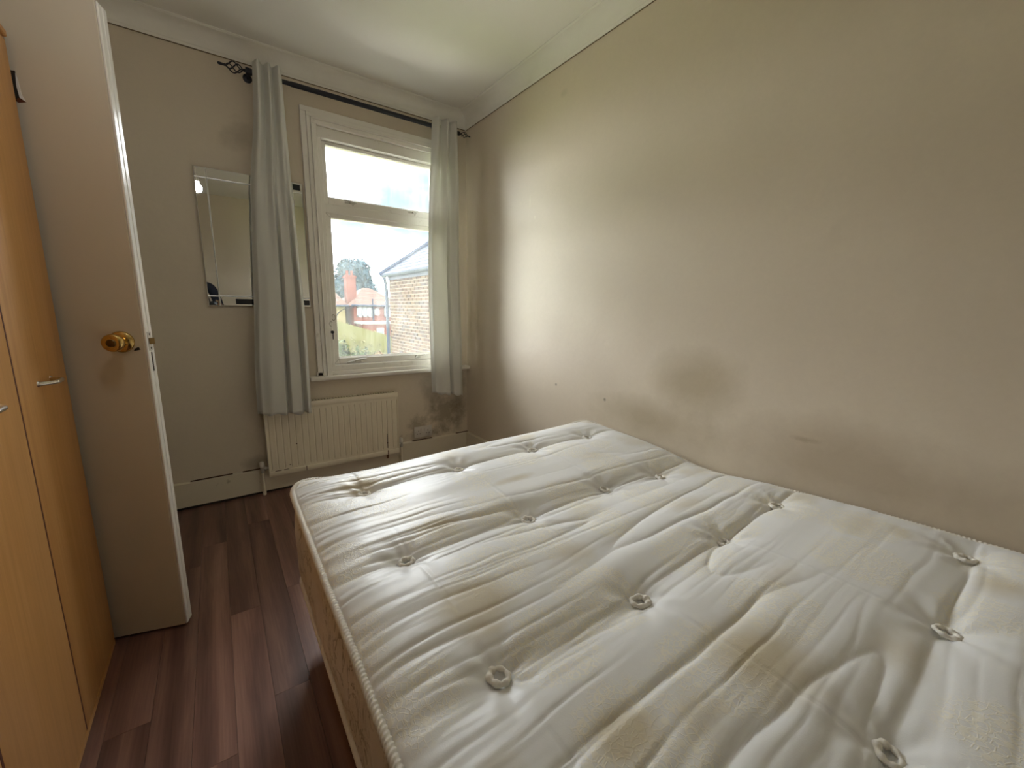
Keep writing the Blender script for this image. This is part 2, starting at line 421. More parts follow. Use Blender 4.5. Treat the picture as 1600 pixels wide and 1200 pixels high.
mb = MB()
mb.box(XL - TH, WX0, YF, YF + TH, -0.05, ZC + 0.1); mb.box(WX1, XR + TH, YF, YF + TH, -0.05, ZC + 0.1)
mb.box(WX0, WX1, YF, YF + TH, -0.05, WZ0); mb.box(WX0, WX1, YF, YF + TH, WZ1, ZC + 0.1)
struct(mb.build('wall_window', M_wall_far), 'beige painted wall around the window with mould low in its corner')
struct(mbox('wall_right', M_wall_right, XR, XR + TH, YB - TH, YF, -0.05, ZC + 0.1), 'long beige wall beside the mattress with damp stains')
DY0, DY1, DZ = 1.985, 2.745, 2.0
mb = MB(); mb.box(XL - 0.12, XL, YB - TH, DY0, -0.05, ZC + 0.1); mb.box(XL - 0.12, XL, DY1, YF, -0.05, ZC + 0.1); mb.box(XL - 0.12, XL, DY0, DY1, DZ, ZC + 0.1)
struct(mb.build('wall_left', M_wall_plain))
struct(mbox('wall_back', M_wall_plain, XL - 0.12, XR, YB - TH, YB, -0.05, ZC + 0.1))
struct(mbox('ceiling', M_ceiling, XL - 0.12, XR + TH, YB - TH, YF + TH, ZC, ZC + 0.08), 'plain off-white painted ceiling')
# hallway beyond the doorway
mb = MB(); mb.box(XL - 1.1, XL - 1.02, 1.5, YF + TH, -0.05, ZC + 0.1); mb.box(XL - 1.02, XL - 0.12, 1.42, 1.5, -0.05, ZC + 0.1)
mb.box(XL - 1.02, XL - 0.12, YF + 0.1, YF + TH, -0.05, ZC + 0.1); mb.box(XL - 1.02, XL - 0.12, 1.5, YF + 0.1, ZC, ZC + 0.08); mb.box(XL - 1.02, XL - 0.0, 1.5, YF + 0.1, -0.05, -0.001)
struct(mb.build('wall_hallway', M_wall_plain))
mb = MB(); mb.box(XL - 0.13, XL + 0.015, DY0 - 0.06, DY0 + 0.004, 0, DZ + 0.055, 0.004); mb.box(XL - 0.13, XL + 0.015, DY1 - 0.004, DY1 + 0.06, 0, DZ + 0.055, 0.004); mb.box(XL - 0.13, XL + 0.015, DY0 - 0.06, DY1 + 0.06, DZ - 0.004, DZ + 0.06, 0.004)
struct(mb.build('trim_1', M_door_edge))

# floor: sub-floor plus individual laminate planks
floor = struct(mbox('floor', M_dark, XL, XR, YB, YF, -0.05, -0.008), 'dark walnut laminate floor laid towards the window')
PW = 0.0975; edges0 = -0.0565
k0 = int(math.floor((XL - edges0) / PW)); plank_cache = {}
kx = k0
ends = {0: 1.712, 2: 1.772, -1: 2.32, 1: 2.45, -2: 0.95, -3: 1.36}
while edges0 + kx * PW < XR - 0.002:
    x0 = max(XL, edges0 + kx * PW); x1 = min(XR, edges0 + (kx + 1) * PW)
    e0 = ends.get(kx, random.uniform(0.6, 1.9)); cuts = [YB]
    y = e0 - 1.2 * math.ceil((e0 - YB) / 1.2)
    while y < YF:
        if YB + 0.05 < y < YF - 0.05: cuts.append(y)
        y += 1.2
    cuts.append(YF)
    for a, b in zip(cuts[:-1], cuts[1:]):
        w, h = x1 - x0, b - a; key = (round(w, 4), round(h, 3))
        if key not in plank_cache:
            bmk = MB().box(-w / 2 + 0.0004, w / 2 - 0.0004, -h / 2 + 0.0004, h / 2 - 0.0004, -0.008, 0.0)
            me = bpy.data.meshes.new('plank'); bmesh.ops.recalc_face_normals(bmk.bm, faces=bmk.bm.faces[:]); bmk.bm.to_mesh(me); bmk.bm.free(); me.materials.append(M_plank); plank_cache[key] = me
        o = bpy.data.objects.new('plank', plank_cache[key]); COL.objects.link(o); o.parent = floor; o.location = ((x0 + x1) / 2, (a + b) / 2, 0)
    kx += 1

# skirting boards
def skirt(name, x0, x1, y0, y1, along):
    m = MB()
    if along == 'x': m.prism([(x0, y0, 0.014), (x0, y1, 0.014), (x0, y1, 0.160), (x0, y0 + 0.006, 0.160), (x0, y0, 0.153)], (x1 - x0, 0, 0))
    else: m.prism([(x0, y0, 0.014), (x1, y0, 0.014), (x1, y0, 0.160), (x0 + 0.006, y0, 0.160), (x0, y0, 0.153)], (0, y1 - y0, 0))
    return struct(m.build(name, M_skirting))
b = skirt('baseboard_window', XL, XR - 0.018, YF - 0.018, YF, 'x'); b['label'] = 'cream painted skirting board under the radiator'
mbox('floor_gap', M_dark, XL, XR - 0.02, YF - 0.015, YF - 0.001, 0.0005, 0.0138, parent=b)
mb = MB()
for xx, w in ((0.05, 0.13), (0.2, 0.06), (-0.2, 0.2), (1.13, 0.16), (1.5, 0.14)): mb.box(xx, xx + w, YF - 0.0175, YF - 0.0008, 0.1602, 0.1618)
mb.build('dirt_line', M_rust, b)
b = skirt('baseboard_right', XR - 0.018, XR, YB, YF, 'y'); b['label'] = 'cream skirting board along the long wall'

# cornice
def cornice_profile(d, h, n=8):
    pts = [(0, 0)]
    pts += [(0.006, 0.0), (0.008, 0.012)]
    for i in range(n + 1):
        a = i / n * PI / 2; pts.append((0.010 + (d - 0.018) * (1 - math.cos(a)), 0.014 + (h - 0.022) * math.sin(a)))
    pts += [(d - 0.006, h - 0.006), (d, h - 0.004), (d, h), (0, h)]
    return pts
CD, CH = 0.085, ZC - 2.43
prof = cornice_profile(CD, CH)
c1 = MB().prism([(XL, YF - a, 2.43 + bb) for a, bb in prof], (XR - XL, 0, 0)).build('trim_2', M_cornice, angle=35); struct(c1, 'white coved cornice over the window wall')
c2 = MB().prism([(XR - a, YB, 2.43 + bb) for a, bb in prof], (0, YF - YB, 0)).build('trim_3', M_cornice, angle=35); struct(c2, 'white coved cornice over the long wall')
mbox('dirt_line', M_seam, XL, XR - 0.01, YF - 0.0052, YF - 0.0004, 2.4268, 2.4298, parent=c1)
mbox('dirt_line', M_seam, XR - 0.0032, XR - 0.0004, YB, YF - 0.01, 2.4274, 2.4298, parent=c2)

# ------------------------------------------------------------------ window
win = struct(empty('window_1', (1.0, YF, WZ0)), 'white painted timber window with grubby panes')
def wchild(o, parent):
    o.parent = parent
    if parent is win: o.matrix_parent_inverse = Matrix.Translation(-Vector((1.0, YF, WZ0)))
# architrave: stepped profile round the opening (left, right, top)
AX0, AX1, AZ1 = 0.506, 1.494, 2.299
steps = [(0.0, 0.030, 0.020), (0.030, 0.052, 0.026), (0.052, 0.060, 0.034), (0.060, 0.085, 0.022)]
m = MB()
for s0, s1, d in steps:
    m.box(AX0 + s0, AX0 + s1, YF - d, YF + 0.001, 0.7, AZ1 - s1, 0.002)
    m.box(AX1 - s1, AX1 - s0, YF - d, YF + 0.001, 0.7, AZ1 - s1, 0.002)
    m.box(AX0 + s0, AX1 - s0, YF - d, YF + 0.001, AZ1 - s1, AZ1 - s0, 0.002)
o = m.build('architrave', M_window); wchild(o, win)
# box frame inside the opening
FX0, FX1, FZ0, FZ1 = 0.595, 1.405, 0.74, 2.19
m = MB()
m.box(WX0, 0.617, YF + 0.004, YF + 0.115, 0.772, 2.155, 0.003); m.box(1.383, WX1, YF + 0.004, YF + 0.115, 0.772, 2.155, 0.003)
m.box(WX0, WX1, YF + 0.004, YF + 0.115, 2.155, WZ1, 0.003); m.box(WX0, WX1, YF + 0.004, YF + 0.115, WZ0, 0.772, 0.003)
m.box(0.617, 1.383, YF + 0.035, YF + 0.115, 1.735, 1.79, 0.003)
o = m.build('frame', M_window); wchild(o, win)
GY = YF + 0.075
def sash(x0, x1, z0, z1, wl, wt, wb, name):
    m = MB(); ya, yb = YF + 0.045, YF + 0.095
    m.box(x0, x0 + wl, ya, yb, z0, z1, 0.003); m.box(x1 - wl, x1, ya, yb, z0, z1, 0.003)
    m.box(x0 + wl, x1 - wl, ya, yb, z1 - wt, z1, 0.003); m.box(x0 + wl, x1 - wl, ya, yb, z0, z0 + wb, 0.003)
    # glazing bead
    bx0, bx1, bz0, bz1 = x0 + wl, x1 - wl, z0 + wb, z1 - wt
    m.prism([(bx0, ya + 0.012, bz0), (bx0, GY - 0.003, bz0), (bx0, GY - 0.003, bz0 + 0.010)], (bx1 - bx0, 0, 0))
    m.prism([(bx0, ya + 0.012, bz0), (bx0, GY - 0.003, bz0), (bx0 + 0.006, GY - 0.003, bz0)], (0, 0, bz1 - bz0))
    o = m.build(name, M_window); wchild(o, win)
    g = MB().box(bx0 - 0.004, bx1 + 0.004, GY, GY + 0.003, bz0 - 0.004, bz1 + 0.004).build('pane', M_glass); wchild(g, o)
    return o
s_up = sash(0.619, 1.381, 1.783, 2.153, 0.028, 0.020, 0.048, 'sash')
s_lo = sash(0.619, 1.381, 0.774, 1.742, 0.036, 0.034, 0.040, 'sash')
def catch(x, y, z, parent, flip=1):
    m = MB(); m.box(x - 0.030, x + 0.030, y - 0.004, y, z - 0.006, z + 0.006, 0.001)
    m.tube([(x - 0.036 * flip, y - 0.016, z + 0.010), (x + 0.002 * flip, y - 0.018, z + 0.008), (x + 0.040 * flip, y - 0.013, z + 0.004)], 0.0042, 8)
    m.tube([(x, y, z), (x, y - 0.022, z + 0.002)], 0.006, 8); m.tube([(x + 0.02, y, z - 0.012), (x + 0.02, y - 0.006, z - 0.012)], 0.004, 8)
    o = m.build('catch', M_metal, angle=40); wchild(o, parent)
catch(0.775, YF + 0.045, 1.815, s_up); catch(1.20, YF + 0.045, 1.817, s_up, -1)
def stay(x, y, z, parent, ln):
    m = MB(); m.box(x - 0.018, x + 0.022, y - 0.005, y, z - 0.010, z + 0.012, 0.001)
    m.tube([(x - ln, y - 0.030, z - 0.004), (x - ln * 0.4, y - 0.024, z + 0.004), (x, y - 0.016, z + 0.010), (x + 0.055, y - 0.012, z + 0.014)], [0.0035, 0.005, 0.006, 0.004], 8)
    m.tube([(x, y, z + 0.006), (x, y - 0.022, z + 0.006)], 0.0065, 8)
    o = m.build('stay', M_metal, angle=40); wchild(o, parent)
stay(0.775, YF + 0.045, 0.790, s_lo, 0.075); stay(1.21, YF + 0.045, 0.795, s_lo, 0.03)
m = MB(); m.lathe([(0.0, 0.0), (0.010, 0.0), (0.010, 0.012), (0.006, 0.016), (0.0, 0.017)], (0.612, YF + 0.004, 0.992), (0, -1, 0), 14)
m.box(0.610, 0.6155, YF - 0.012, YF - 0.008, 0.945, 0.985, 0.001)
o = m.build('lock', M_black, angle=40); wchild(o, win)
m = MB(); m.tube([(0.6345 + 0.011 * math.cos(a * PI / 8), YF + 0.0445, 1.085 + 0.019 * math.sin(a * PI / 8)) for a in range(16)], 0.0016, 5, closed=True)
m.tube([(0.6085 + 0.010 * math.cos(a * PI / 8), YF + 0.0038, 1.045 + 0.014 * math.sin(a * PI / 8)) for a in range(2, 13)], 0.0013, 5)
o = m.build('old_catch_mark', M_window_dirt); wchild(o, win)
m = MB()
for x0, z0, x1, z1 in ((0.622, 0.776, 0.652, 0.808), (0.621, 1.741, 0.650, 1.712)):
    m.tube([(x0, YF + 0.0450, z0), (x1, YF + 0.0450, z1)], 0.0008, 5)
o = m.build('joint_crack', M_window_dirt); wchild(o, win)
m = MB(); m.box(0.452, 1.606, YF - 0.062, YF + 0.006, 0.686, 0.7125, 0.008, 2); m.box(0.50, 1.50, YF - 0.02, YF + 0.05, 0.712, 0.737, 0.003)
o = m.build('window_sill', M_window, angle=40); wchild(o, win)
# brick-side outer reveal board and outside sill
m = MB(); m.box(0.55, 1.45, YF + 0.115, YF + 0.27, 0.69, 0.735, 0.004)
o = m.build('outer_sill', M_window); wchild(o, win)

# ------------------------------------------------------------------ curtain pole
PY, PZ = 2.772, 2.364
pole = tag(empty('curtain_pole', (0.9, PY, PZ)), 'black iron curtain pole with twisted cage finials above the window', 'curtain pole')
def at_parent(o, parent):
    o.parent = parent; o.matrix_parent_inverse = Matrix.Translation(-parent.location)
m = MB(); m.tube([(0.262, PY, PZ), (0.46, PY, PZ)], 0.0115, 14); m.tube([(0.455, PY, PZ), (0.462, PY, PZ), (1.512, PY, PZ)], [0.0115, 0.0135, 0.0135], 14)
at_parent(m.build('rod', M_black, angle=40), pole)
def finial(x0, sgn, scale, name):
    m = MB(); X = lambda d: x0 + sgn * d * scale
    m.tube([(X(0), PY, PZ), (X(0.012), PY, PZ), (X(0.013), PY, PZ), (X(0.034), PY, PZ), (X(0.036), PY, PZ), (X(0.050), PY, PZ)], [0.015 * scale, 0.015 * scale, 0.018 * scale, 0.018 * scale, 0.008 * scale, 0.0055 * scale], 12)
    for k in range(4):
        pts = []
        for i in range(19):
            u = i / 18; r = 0.0235 * scale * math.sin(PI * u) ** 0.8 + 0.0018; a = k * PI / 2 + u * PI * 1.05
            pts.append((X(0.048 + 0.072 * u), PY + r * math.cos(a), PZ + r * math.sin(a)))
        m.tube(pts, 0.0030 * scale, 7)
    m.tube([(X(0.117), PY, PZ), (X(0.125), PY, PZ), (X(0.130), PY, PZ), (X(0.150), PY, PZ), (X(0.156), PY, PZ)], [0.004 * scale, 0.007 * scale, 0.0055 * scale, 0.007 * scale, 0.004 * scale], 10)
    at_parent(m.build(name, M_black, angle=50), pole)
finial(0.285, -1, 1.0, 'finial'); finial(1.492, 1, 0.70, 'finial')
for bx in (0.262, 1.47):
    m = MB(); m.tube([(bx, YF, PZ - 0.004), (bx, PY + 0.012, PZ - 0.004), (bx, PY, PZ - 0.012)], 0.006, 10); m.lathe([(0, 0), (0.022, 0), (0.022, 0.004), (0.010, 0.008), (0, 0.008)], (bx, YF - 0.0005, PZ - 0.004), (0, -1, 0), 16)
    m.tube([(bx - 0.012, PY, PZ), (bx + 0.012, PY, PZ)], 0.0175, 14)
    at_parent(m.build('bracket', M_black, angle=40), pole)

# ------------------------------------------------------------------ curtains
def interp_prof(prof, n):
    s = np.array([p[0] for p in prof]); y = np.array([p[1] for p in prof]); ss = np.linspace(0, 1, n)
    out = np.zeros(n)                                     # smooth (cosine) interpolation between fold points
    for i, v in enumerate(ss):
        k = min(max(np.searchsorted(s, v) - 1, 0), len(s) - 2); u = (v - s[k]) / (s[k + 1] - s[k]); u = (1 - math.cos(PI * u)) / 2
        out[i] = y[k] * (1 - u) + y[k + 1] * u
    return out
def curtain(name, label, widths, ptop, pbot, ztop, zbot, yrow, rings, hem=0.0):
    nu, nv = 150, 90
    a, b = interp_prof(ptop, nu), interp_prof(pbot, nu); P = np.zeros((nv, nu, 3)); ss = np.linspace(0, 1, nu)
    zs = np.array([w[0] for w in widths])[::-1]; xl = np.array([w[1] for w in widths])[::-1]; xr = np.array([w[2] for w in widths])[::-1]
    yz = np.array([w[0] for w in yrow])[::-1]; yy = np.array([w[1] for w in yrow])[::-1]
    for j in range(nv):
        v = j / (nv - 1); z = ztop + (zbot - ztop) * v
        w = min(1, max(0, (v - 0.04) / 0.6)); w = w * w * (3 - 2 * w)
        y = a * (1 - w) + b * w; l = np.interp(z, zs, xl); r = np.interp(z, zs, xr)
        P[j, :, 0] = l + (r - l) * ss + 0.004 * gnoise(ss * 5, np.full(nu, v * 4), 3)
        P[j, :, 1] = np.interp(z, yz, yy) + y + 0.008 * gnoise(ss * 4, np.full(nu, v * 5), 5) * w
        P[j, :, 2] = z + hem * (ss - 0.5) * v + (0.006 * np.sin(ss * 23) * v if j == nv - 1 else 0)
    root = tag(empty(name, (float(P[0, :, 0].mean()), PY, zbot)), label, 'curtain', 'eyelet curtains at the window')
    me = grid_mesh('cloth', P); o = new_obj('cloth', me, M_curtain); at_parent(o, root)
    sm = o.modifiers.new('thick', 'SOLIDIFY'); sm.thickness = 0.003; sm.offset = 0
    for rx in rings:
        mm = MB(); mm.tube([(rx, PY + 0.022 * math.cos(q * PI / 9), PZ + 0.022 * math.sin(q * PI / 9)) for q in range(18)], 0.0035, 7, closed=True)
        at_parent(mm.build('eyelet', M_metal, angle=60), root)
    return root
F, B = -0.064, -0.020
curtain('curtain', 'pale grey eyelet curtain hanging in front of the mirror',
        [(2.41, 0.282, 0.415), (2.15, 0.268, 0.416), (1.78, 0.222, 0.425), (1.15, 0.186, 0.440), (0.80, 0.160, 0.440), (0.51, 0.150, 0.436)],
        [(0, -0.020), (0.14, F), (0.34, B), (0.50, F), (0.66, B), (0.84, F), (1, -0.020)],
        [(0, 0.020), (0.10, -0.012), (0.30, -0.026), (0.50, -0.022), (0.565, 0.018), (0.63, -0.028), (0.80, -0.020), (0.86, 0.014), (0.93, -0.030), (1, 0.006)],
        2.408, 0.515, [(2.41, PY), (1.8, 2.765), (0.9, 2.738), (0.5, 2.728)], (0.300, 0.335, 0.36, 0.395), -0.025)
curtain('curtain', 'pale grey eyelet curtain hanging in the corner by the long wall',
        [(2.41, 1.300, 1.484), (2.0, 1.270, 1.492), (1.5, 1.252, 1.494), (0.9, 1.250, 1.508), (0.49, 1.258, 1.516)],
        [(0, -0.020), (0.16, F), (0.34, B), (0.50, F), (0.66, B), (0.84, F), (1, -0.020)],
        [(0, 0.010), (0.08, -0.022), (0.30, -0.032), (0.50, -0.026), (0.575, 0.020), (0.66, -0.020), (0.85, -0.026), (1, 0.012)],
        2.408, 0.515, [(2.41, PY), (1.8, 2.757), (0.9, 2.742), (0.5, 2.738)], (1.31, 1.36, 1.42, 1.475), -0.045)

# ------------------------------------------------------------------ mirror
MX0, MX1, MZ0, MZ1, MY = -0.022, 0.492, 1.150, 1.868, YF - 0.018
mir = tag(empty('wall_mirror', (0.235, YF, MZ0)), 'rectangular silvered wall mirror half covered by the left curtain', 'mirror')
at_parent(mbox('backing_board', M_dark, MX0 + 0.01, MX1 - 0.01, MY + 0.004, YF - 0.001, MZ0 + 0.01, MZ1 - 0.01), mir)
bw = 0.053
def tile(name, x0, x1, z0, z1, bev, mat=M_mirror, dy=0.0):
    m = MB(); y0 = MY - dy
    # bevelled glass tile: raised face with sloping rim
    A = [(x0, y0 + 0.0045, z0), (x1, y0 + 0.0045, z0), (x1, y0 + 0.0045, z1), (x0, y0 + 0.0045, z1)]
    Bq = [(x0 + bev, y0, z0 + bev), (x1 - bev, y0, z0 + bev), (x1 - bev, y0, z1 - bev), (x0 + bev, y0, z1 - bev)]
    bm = m.bm; va = [bm.verts.new(q) for q in A]; vb = [bm.verts.new(q) for q in Bq]; bm.faces.new(vb)
    for i in range(4): bm.faces.new((va[i], va[(i + 1) % 4], vb[(i + 1) % 4], vb[i]))
    bm.faces.new(va[::-1]); o = m.build(name, mat); o.data.materials.append(M_mirror_edge)
    for pl_ in o.data.polygons:
        if 0.05 < abs(pl_.normal.y) < 0.98: pl_.material_index = 1
    at_parent(o, mir)
tile('centre_glass', MX0 + bw, MX1 - bw, MZ0 + bw, MZ1 - bw, 0.004)
for (a, b2, c3, d) in ((MX0, MX0 + bw, MZ0 + bw, MZ1 - bw), (MX1 - bw, MX1, MZ0 + bw, MZ1 - bw), (MX0 + bw, MX1 - bw, MZ0, MZ0 + bw), (MX0 + bw, MX1 - bw, MZ1 - bw, MZ1)):
    tile('border_strip', a, b2, c3, d, 0.0035)
for a in (MX0, MX1 - bw):
    for c3 in (MZ0, MZ1 - bw): tile('corner_tile', a, a + bw, c3, c3 + bw, 0.0035)
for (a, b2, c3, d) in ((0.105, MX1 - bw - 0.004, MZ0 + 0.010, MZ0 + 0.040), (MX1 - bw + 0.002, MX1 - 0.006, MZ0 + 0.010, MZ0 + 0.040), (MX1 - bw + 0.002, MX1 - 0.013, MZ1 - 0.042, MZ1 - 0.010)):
    at_parent(mbox('painted_reflection', M_reflection_phone_dark, a, b2, MY - 0.0006, MY + 0.001, c3, d), mir)  # dark reflections in the mirror border, painted as black strips

# ------------------------------------------------------------------ radiator
RX0, RX1, RZ0, RZ1, RYF, RYB = 0.184, 1.003, 0.115, 0.566, 2.778, 2.826
rad = tag(empty('radiator', (0.6, YF, RZ0)), 'cream ribbed panel radiator with rust marks under the window', 'radiator')
nr = 22; pts = []
x = RX0 + 0.012; pitch = (RX1 - RX0 - 0.024) / nr
zl, zh = RZ0 + 0.040, RZ1 - 0.052
m = MB(); bm = m.bm
prof = [(RX0, RYF)]
for i in range(nr):
    c0 = RX0 + 0.012 + i * pitch
    prof += [(c0 + pitch * 0.03, RYF + 0.0042), (c0 + pitch * 0.11, RYF + 0.0042), (c0 + pitch * 0.20, RYF), (c0 + pitch * 0.92, RYF)]
prof += [(RX1 - 0.010, RYF + 0.007), (RX1 - 0.004, RYF + 0.001), (RX1, RYF)]
rows = [(RZ0, True), (zl, True), (zl + 0.012, False), (zh - 0.012, False), (zh, True), (RZ1 - 0.008, True)]
R_ = [[bm.verts.new((px, RYF if flat else py, z)) for px, py in prof] for z, flat in rows]
for A, Bb in zip(R_[:-1], R_[1:]):
    for i in range(len(prof) - 1): bm.faces.new((A[i], A[i + 1], Bb[i + 1], Bb[i]))
at_parent(m.build('front_panel', M_rad), rad)
m = MB(); m.box(RX0, RX1, RYF + 0.012, RYB, RZ0, RZ1 - 0.008); at_parent(m.build('water_panel', M_rad), rad)
for xs in (RX0 - 0.002, RX1 - 0.004):
    m = MB(); m.box(xs, xs + 0.006, RYF - 0.002, RYB + 0.014, RZ0 + 0.002, RZ1 - 0.004, 0.001); at_parent(m.build('side_cheek', M_rad), rad)
m = MB(); m.box(RX0 - 0.003, RX1 + 0.003, RYF - 0.006, RYF + 0.012, RZ1 - 0.036, RZ1, 0.005, 2); m.box(RX0 - 0.003, RX1 + 0.003, RYB + 0.004, RYB + 0.014, RZ1 - 0.02, RZ1, 0.002)
tg = m.build('top_rail', M_rad, angle=40); at_parent(tg, rad)
m = MB()
for i in range(46):
    xs = RX0 + 0.012 + i * (RX1 - RX0 - 0.024) / 45; m.box(xs - 0.0035, xs + 0.0035, RYF + 0.010, RYB + 0.006, RZ1 - 0.006, RZ1 - 0.002)
o = m.build('top_grille', M_rad_grille); at_parent(o, rad)
m = MB(); m.box(RX0 + 0.002, RX1 - 0.002, RYF - 0.004, RYF + 0.006, RZ0, RZ0 + 0.034, 0.004, 2); at_parent(m.build('bottom_rail', M_rad, angle=40), rad)
for q in ((0.388, 0.3925, RYF - 0.0046, RYF - 0.003, RZ0 + 0.002, RZ0 + 0.033), (0.215, 0.250, RYF - 0.0044, RYF - 0.003, RZ0 + 0.0325, RZ0 + 0.0365), (0.262, 0.290, RYF - 0.0044, RYF - 0.003, RZ0 + 0.0335, RZ0 + 0.0365),
          (0.295, 0.304, RYF - 0.0008, RYF + 0.001, RZ0 + 0.058, RZ0 + 0.063), (0.340, 0.347, RYF - 0.0008, RYF + 0.001, 0.300, 0.306), (0.918, 0.9205, RYF - 0.0008, RYF + 0.001, 0.165, 0.27), (0.914, 0.923, RYF - 0.0012, RYF + 0.001, 0.200, 0.206),
          (0.917, 0.922, RYF - 0.0046, RYF - 0.003, 0.118, 0.149), (0.912, 0.924, RYF - 0.003, RYF + 0.01, 0.088, 0.116)):
    at_parent(mbox('rust_mark', M_rust, *q), rad)
def valve(x, sgn, name):
    v = MB(); yv = 2.806; zv = RZ0 + 0.052
    v.tube([(x + sgn * 0.034, yv, zv), (x - sgn * 0.004, yv, zv)], 0.010, 12); v.lathe([(0, -0.022), (0.011, -0.022), (0.012, 0.0), (0.011, 0.012), (0.006, 0.016), (0.006, 0.020), (0, 0.020)], (x, yv, zv), (0, 0, 1), 14)
    v.lathe([(0.0145, -0.006), (0.0145, 0.004), (0.011, 0.006), (0.011, -0.008), (0.0145, -0.006)], (x + sgn * 0.016, yv, zv), (sgn, 0, 0), 6)
    o = v.build(name, M_metal, angle=35); at_parent(o, rad)
    h = MB(); h.lathe([(0, 0.048), (0.009, 0.048), (0.0125, 0.043), (0.0135, 0.020), (0.012, 0.0155), (0, 0.0155)], (x, yv, zv), (0, 0, 1), 12)
    hh = h.build('valve_cap', M_window, angle=35); hh.parent = o
    q = MB(); q.tube([(x, yv, zv - 0.02), (x, yv, 0.0)], 0.0075, 12); q.tube([(x, yv, 0.030), (x, yv, 0.0005)], 0.0105, 12); at_parent(q.build('pipe', M_rad, angle=40), rad)
valve(RX0 - 0.034, 1, 'valve'); valve(RX1 + 0.026, -1, 'valve')
for bx in (RX0 + 0.12, RX1 - 0.12):
    m = MB(); m.box(bx - 0.015, bx + 0.015, RYB + 0.001, YF - 0.0005, RZ0 + 0.05, RZ1 - 0.06); at_parent(m.build('wall_bracket', M_rad), rad)

# ------------------------------------------------------------------ double wall socket
sk = tag(empty('double_socket', (1.218, YF, 0.178)), 'white double wall socket just above the skirting board', 'wall socket')
SX0, SX1, SZ0, SZ1 = 1.145, 1.292, 0.178, 0.264
m = MB(); m.box(SX0, SX1, YF - 0.012, YF - 0.0005, SZ0, SZ1, 0.004, 2); at_parent(m.build('faceplate', M_plastic, angle=40), sk)
for cx in (SX0 + 0.036, SX1 - 0.036):
    m = MB()
    for hx, hz, w, h in ((0, 0.016, 0.0045, 0.009), (-0.011, -0.004, 0.008, 0.0045), (0.011, -0.004, 0.008, 0.0045)):
        m.box(cx + hx - w / 2, cx + hx + w / 2, YF - 0.0124, YF - 0.010, 0.213 + hz - h / 2, 0.213 + hz + h / 2)
    at_parent(m.build('pin_holes', M_dark), sk)
for cx in (SX0 + 0.058, SX1 - 0.058):
    m = MB(); m.box(cx - 0.006, cx + 0.006, YF - 0.0155, YF - 0.010, 0.226, 0.250, 0.002); at_parent(m.build('rocker_switch', M_plastic), sk)
for cx in (SX0 + 0.013, SX1 - 0.013):
    m = MB(); m.lathe([(0, 0), (0.0035, 0), (0.003, 0.001), (0, 0.001)], (cx, YF - 0.0119, 0.221), (0, -1, 0), 10); at_parent(m.build('screw', M_metal), sk)

# ------------------------------------------------------------------ door (open, leaf standing into the room)
dx, dy = -0.9606, 0.278
dang = math.atan2(dy, dx) - PI        # local -x runs towards the hinge
door = struct(empty('door_1', (-0.185, 1.744, 0.008), dang), 'flush cream painted door standing open beside the wardrobe')
DW, DH, DT = 0.762, 1.975, 0.044
def dl(o): o.parent = door
m = MB(); m.box(-DW, -0.0065, 0, DT, 0, DH, 0.0015); dl(m.build('leaf', M_door))
m = MB(); m.box(-0.0063, 0.0, 0.0005, 0.0205, 0.001, DH - 0.001, 0.0018); m.box(-0.0063, 0.0, 0.0235, DT - 0.0005, 0.001, DH - 0.001, 0.0018); m.box(-0.0063, -0.0022, 0.019, 0.025, 0.001, DH - 0.001)
dl(m.build('edge_lipping', M_door_edge))
KZ, KX = 1.028, -0.062
kn = MB(); kn.lathe([(0, 0), (0.0325, 0), (0.0335, 0.004), (0.030, 0.009), (0.020, 0.012), (0.0125, 0.014), (0.0115, 0.026), (0.016, 0.032), (0.0255, 0.040), (0.0275, 0.050), (0.0265, 0.056), (0.0225, 0.060), (0.0125, 0.0605), (0.0122, 0.058), (0, 0.058)], (KX, -0.0003, KZ), (0, -1, 0), 32)
k_o = kn.build('knob', M_brass, angle=50); dl(k_o)
m = MB(); m.lathe([(0, 0.0575), (0.0118, 0.0575), (0.0118, 0.0605), (0.0098, 0.0625), (0, 0.0625)], (KX, 0, KZ), (0, -1, 0), 20); m.box(KX - 0.0016, KX + 0.0016, -0.0640, -0.0622, KZ - 0.0075, KZ + 0.0075)
o = m.build('turn_button', M_brass_dark, angle=40); o.parent = k_o
m = MB(); m.lathe([(0, 0), (0.0032, 0), (0.0026, 0.0015), (0, 0.0015)], (KX + 0.024, -0.0075, KZ - 0.004), (0, -1, 0), 10); o = m.build('screw', M_dark); o.parent = k_o
m = MB(); m.prism([(KX + 0.026, -0.0012, KZ - 0.030), (KX + 0.044, -0.0012, KZ - 0.026), (KX + 0.040, -0.0012, KZ - 0.017), (KX + 0.030, -0.0012, KZ - 0.022)], (0, 0.0016, 0)); dl(m.build('chipped_hole', M_dark))
